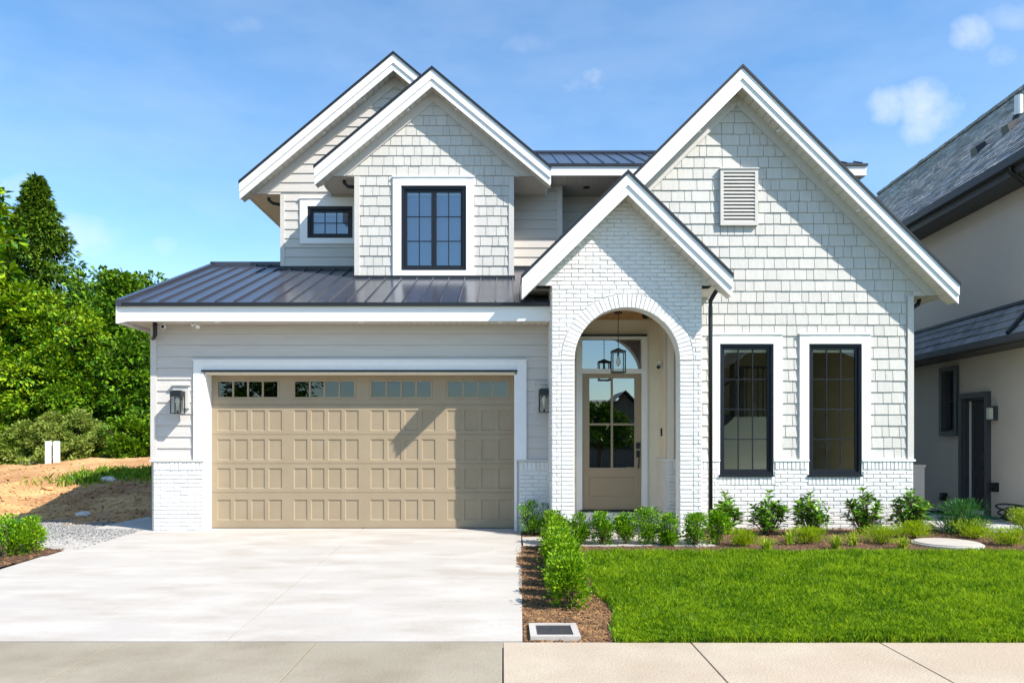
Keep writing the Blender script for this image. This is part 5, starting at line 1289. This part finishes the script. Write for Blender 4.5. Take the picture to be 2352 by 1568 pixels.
# strap-leaved perennials
def strap(px, py, wpx, hpx, label, seed):
    x, y = place(px, py); r = np.random.default_rng(seed); z = gz(y); w_, h_ = wpx*y/FOC, hpx*y/FOC; n = 75
    V = []; F = []
    for i in range(n):
        a = r.uniform(0, 6.283); s = r.uniform(.3, 1); L = w_/2*s; H = h_*r.uniform(.6, 1.1)*(1.15-s*.5); wd = r.uniform(.004, .008)
        bx, by = x+r.normal(0, .025), y+r.normal(0, .025); k0 = len(V)
        for j in range(6):
            t_ = j/5; px_, pz_ = L*t_, H*(math.sin(t_*2.3)); w2_ = wd*(1-t_**2*.95)
            V += [(bx+math.cos(a)*px_-math.sin(a)*w2_, by+math.sin(a)*px_+math.cos(a)*w2_, z+pz_), (bx+math.cos(a)*px_+math.sin(a)*w2_, by+math.sin(a)*px_-math.cos(a)*w2_, z+pz_)]
        for j in range(5): F.append((k0+2*j, k0+2*j+1, k0+2*j+3, k0+2*j+2))
    me_ = rawmesh('strap_plant', np.array(V), np.array(F), L_['strap'], me_only=True, off=(x, y, z)); o = bpy.data.objects.new('strap_plant', me_); COL.objects.link(o); o.location = (x, y, z)
    tag(o, label, 'plant', 'strap leaved plants in the bark bed')
strap(1760, 1262, 88, 34, 'strap leaved plant at the lawn edge, below the left tall window', 1); strap(1814, 1248, 62, 34, 'strap leaved plant between the two low golden tufts, by the wall middle', 2)
strap(1920, 1258, 84, 34, 'strap leaved plant at the lawn edge, below the right tall window', 3); strap(1962, 1250, 64, 32, 'strap leaved plant beside the wide golden tuft, left of it', 4)
strap(2074, 1258, 62, 28, 'strap leaved plant left of the round concrete lid', 5); strap(1868, 1230, 60, 28, 'strap leaved plant close to the wall behind the golden tuft', 6)
# left bed shrubs
for i, (px, Y_, w_, h_, lb) in enumerate([(12, 9.7, .36, .52, 'bushy shrub at the left edge of the picture beside the driveway'), (40, 9.85, .30, .40, 'middle shrub of the three left of the driveway'), (72, 10.0, .22, .46, 'upright shrub of the three, nearest the gravel'), (-20, 9.5, .4, .5, 'shrub cut off by the left edge of the picture')][:3]):
    shrub('hedge_shrub', X(px, Y_), Y_, gz(Y_), lb, 'shrub', None, h_, w_, 1500, 0, .042, .011, 'hedge' if i else 'box', 500+i, up=.7, clumps=14, prof='bush')

# ------------------------------------------------------------------ trees
def crown(name, x, y, z, h, w, label, m, seed, nc=120, nl=90, ll=.17, shape='round', trunk=.16, low=.12, group=None, cat='tree', tipup=0, dens=1.0, tr=True):
    r = np.random.default_rng(seed); t = thing(name, (x, y, z), label, cat, group)
    k = r.uniform(low, 1, nc)
    if shape == 'round': prof_ = np.sqrt(np.clip(1-((k-.48)/.56)**2, 0.02, 1))
    elif shape == 'cone': prof_ = (1-k)**.95*.95+.015
    else: prof_ = np.clip(1.15-k*.75, .1, 1)*np.minimum(1, (1.02-k)*4)
    a = r.uniform(0, 6.283, nc); rr_ = w/2*prof_*np.sqrt(r.uniform(.35, 1, nc))*(1+.25*np.sin(a*3+seed))
    C = np.stack([x+np.cos(a)*rr_, y+np.sin(a)*rr_, z+k*h], 1)
    mb = MB(); mb.tube([(x, y, z-.2), (x+.03*h*.3, y, z+h*.35), (x, y, z+h*.7), (x, y, z+h*.97)], [trunk, trunk*.75, trunk*.4, trunk*.08], 8); mb.build('trunk', M_['bark'], t, smooth=True)
    mb = MB()
    for c in C[:50]:
        zb = z+max(.1*h, (c[2]-z)*.72); mb.tube([(x, y, zb), ((x+c[0])/2, (y+c[1])/2, (zb+c[2])/2+.05*h*.3), tuple(c)], [trunk*.28, trunk*.16, .012], 5, False)
    mb.build('limbs', M_['bark'], t, kind='stuff', smooth=True)
    n = nc*nl; ci = np.repeat(np.arange(nc), nl); o = r.normal(0, 1, (n, 3)); o = nrm(o)*np.cbrt(r.uniform(.05, 1, n))[:, None]
    cs = r.uniform(.6, 1.25, nc)[ci][:, None]*(w/2)*np.array([.20, .20, .13])
    if shape == 'cone': cs = cs*np.array([.55, .55, .5])*(.35+.65*prof_[ci])[:, None]
    P = C[ci]+o*cs
    d = nrm(o)+np.stack([np.cos(a[ci]), np.sin(a[ci]), 0*a[ci]], 1)*.6+np.array([0, 0, tipup])
    hint = np.stack([np.cos(a[ci])*.5, np.sin(a[ci])*.5, np.ones(n)], 1)+r.normal(0, .45, (n, 3))
    V, F = leafmesh(P, d, ll*r.uniform(.6, 1.3, n), ll*(.22 if shape == 'cone' else .36)*r.uniform(.7, 1.2, n), r, .25, hint)
    rawmesh('crown', V, F, L_[m], t, off=(x, y, z)); return t
def tree_at(px, pytop, Y_, w, label, m, seed, **k):
    x = X(px, Y_); zg = .1; crown(k.pop('name', 'broadleaf_tree'), x, Y_, zg, Z(pytop, Y_)-zg, w, label, m, seed, **k)
tree_at(84, 412, 33, 9.0, 'tall narrow conifer, highest tree at left', 'conifer', 1, name='conifer_tree', shape='cone', nc=950, nl=34, ll=.24, trunk=.22, low=.12, tipup=-.35)
tree_at(-72, 430, 28, 3.6, 'broadleaf tree cut by the left edge of the picture', 'tree2', 2, nc=110, nl=36, ll=.34, low=.25)
tree_at(30, 655, 29, 4.6, 'bushy sunlit tree in front of the tall conifer', 'tree2', 3, nc=150, nl=110, ll=.20)
tree_at(150, 720, 28.5, 4.6, 'vine covered tree right below the tall conifer', 'tree2', 4, nc=140, nl=110, ll=.17)
tree_at(232, 640, 31, 4.6, 'rounded dark green tree between the conifer and the garage', 'tree', 5, nc=150, nl=110, ll=.17)
tree_at(272, 632, 34, 3.2, 'taller narrow tree behind the rounded dark green tree', 'tree', 6, nc=100, nl=80, ll=.17)
tree_at(318, 640, 32, 4.4, 'dark green tree just left of the garage roof edge', 'tree', 7, nc=150, nl=100, ll=.17)
tree_at(360, 760, 30, 4.8, 'dark tree behind the left garage corner', 'tree', 8, nc=130, nl=100, ll=.17)
tree_at(250, 800, 28, 4.6, 'low bushy tree behind the bank near the garage', 'tree', 9, nc=140, nl=110, ll=.16)
tree_at(40, 800, 27.5, 5.2, 'dense low tree above the white posts', 'tree2', 10, nc=160, nl=120, ll=.16)
tree_at(170, 880, 27.2, 4.2, 'dense green bush behind the grey green shrubs', 'tree', 11, nc=120, nl=110, ll=.15, name='bush', cat='bush', low=.05)
tree_at(-70, 700, 28, 5, 'leafy tree outside the left edge reaching into the picture', 'tree', 12, nc=130, nl=100, ll=.18)
tree_at(330, 900, 27.2, 3.6, 'dark green bush meeting the garage corner', 'tree', 13, nc=110, nl=100, ll=.15, name='bush', cat='bush', low=.05)
for i, (px, top, w_, m, lb) in enumerate([(-5, 985, 2.2, 'tree2', 'green bush at the left edge on the bank'), (60, 975, 2.2, 'sage', 'grey green bush left of the white posts'), (120, 955, 2.4, 'sage', 'grey green bush behind the white posts'), (180, 950, 2.2, 'sage', 'tallest grey green bush, right of the white posts'),
        (235, 985, 2.0, 'sage', 'straw tinted bush at the middle of the bank top'), (295, 965, 2.3, 'tree', 'dark green bush on the bank near the garage'), (340, 980, 2.0, 'tree', 'dark green bush touching the garage corner, lowest one')]):
    tree_at(px, top, 24.7, w_, lb, m, 600+i, name='bush', cat='bush', nc=90, nl=110, ll=.10, low=.02, trunk=.04, shape='dome', tipup=.4)

# ------------------------------------------------------------------ across the street (behind the camera, seen only in the glass)
fh = thing('far_house', (5, -22, -.3), 'brown gabled house across the street, mirrored in the door glass', 'house')
M_['farwall'] = mat('far house wall', (.16, .13, .11), .9, (.20, .17, .14), 1)
m = MB(); m.box(-1, 9.5, -30, -22, -.34, 2.5); m.add([(5.8, -22, 2.5), (9.5, -22, 2.5), (7.65, -22, 4.2)], [(0,2,1)]); m.build('far_wall', M_['farwall'], fh)
m = MB(); m.add([(-1.5, -21.5, 2.4), (9.9, -21.5, 2.4), (9.2, -26, 4.0), (-.6, -26, 4.0), (-1.5, -30.5, 2.4), (9.9, -30.5, 2.4)], [(0,3,2,1), (3,4,5,2), (0,4,3), (1,2,5)])
m.add([(5.5, -21.4, 2.35), (7.65, -21.4, 4.4), (7.65, -26, 4.4), (5.5, -26, 2.35), (9.8, -21.4, 2.35), (9.8, -26, 2.35)], [(0,1,2,3), (1,4,5,2)]); m.build('far_roof', M_['nroof'], fh)
for cx in (1.0, 3.4, 7.6): box('far_window', M_['frame'], fh, cx-.6, cx+.6, -21.98, -21.9, .8, 2.0)
f2 = thing('far_house', (18, -24, -.3), 'dark grey house across the street, mirrored in the tall windows', 'house')
m = MB(); m.box(12, 25, -32, -24, -.34, 4.6); m.add([(12, -24, 4.6), (25, -24, 4.6), (18.5, -24, 8.6)], [(0,2,1)]); m.build('far_wall', M_['farwall'], f2)
m = MB(); m.add([(11.5, -23.4, 4.3), (18.5, -23.4, 8.8), (18.5, -32.5, 8.8), (11.5, -32.5, 4.3), (25.5, -23.4, 4.3), (25.5, -32.5, 4.3)], [(0,1,2,3), (1,4,5,2)]); m.build('far_roof', M_['nroof'], f2)
for cx in (14.5, 18.5, 22): box('far_window', M_['frame'], f2, cx-.5, cx+.5, -23.98, -23.9, 1.2, 2.8)
crown('broadleaf_tree', 4.9, -13, -.3, 3.4, 2.6, 'young street tree across the road, mirrored in the door glass', 'tree', 77, nc=90, nl=60, ll=.2, low=.4)
crown('broadleaf_tree', -12.5, -16, -.3, 7, 5, 'street tree across the road at left, mirrored in the garage windows', 'tree', 78, nc=90, nl=60, ll=.25, low=.3)
rl = thing('iron_railing', (4.2, -9, -.3), 'black iron railing across the street, mirrored in the door glass', 'railing')
box('top_rail', M_['black'], rl, 1.2, 7.2, -9.02, -8.98, .92, .96); box('bottom_rail', M_['black'], rl, 1.2, 7.2, -9.02, -8.98, -.15, -.11)
x = 1.25
while x < 7.2: box('baluster', M_['black'], rl, x-.008, x+.008, -9.008, -8.992, -.109, .919); x += .13
# parked car at the kerb beyond the frame, seen as a reflection in the tall windows
pc = thing('parked_car', (11.7, -3.4, -.32), 'silver car parked across the road, mirrored low in the tall windows', 'car')
prof = [(-2.2, .35), (-2.25, .75), (-1.9, .92), (-1.1, 1.0), (-.5, 1.42), (.7, 1.45), (1.5, 1.02), (2.1, .95), (2.25, .6), (2.2, .35)]
m = MB(); m.prism([(11.7+a, b-.32) for a, b in prof], -4.2, -2.5, .08); m.build('body', M_['carpaint'], pc)
m = MB(); m.prism([(11.7-1.0, .70), (11.7-.48, 1.06), (11.7+.66, 1.09), (11.7+1.35, .72)], -4.21, -2.49, .01); m.build('side_glass', M_['frame'], pc)
for dx in (-1.35, 1.4):
    w = MB(); vs = [(11.7+dx+.32*math.cos(a), y_, .0+.32*math.sin(a)) for y_ in (-2.7, -2.47) for a in [2*math.pi*k/20 for k in range(20)]]
    w.add(vs, [tuple(range(20)), tuple(range(39, 19, -1))]+[(i, (i+1)%20, (i+1)%20+20, i+20) for i in range(20)]); w.build('wheel', M_['lid'], pc)
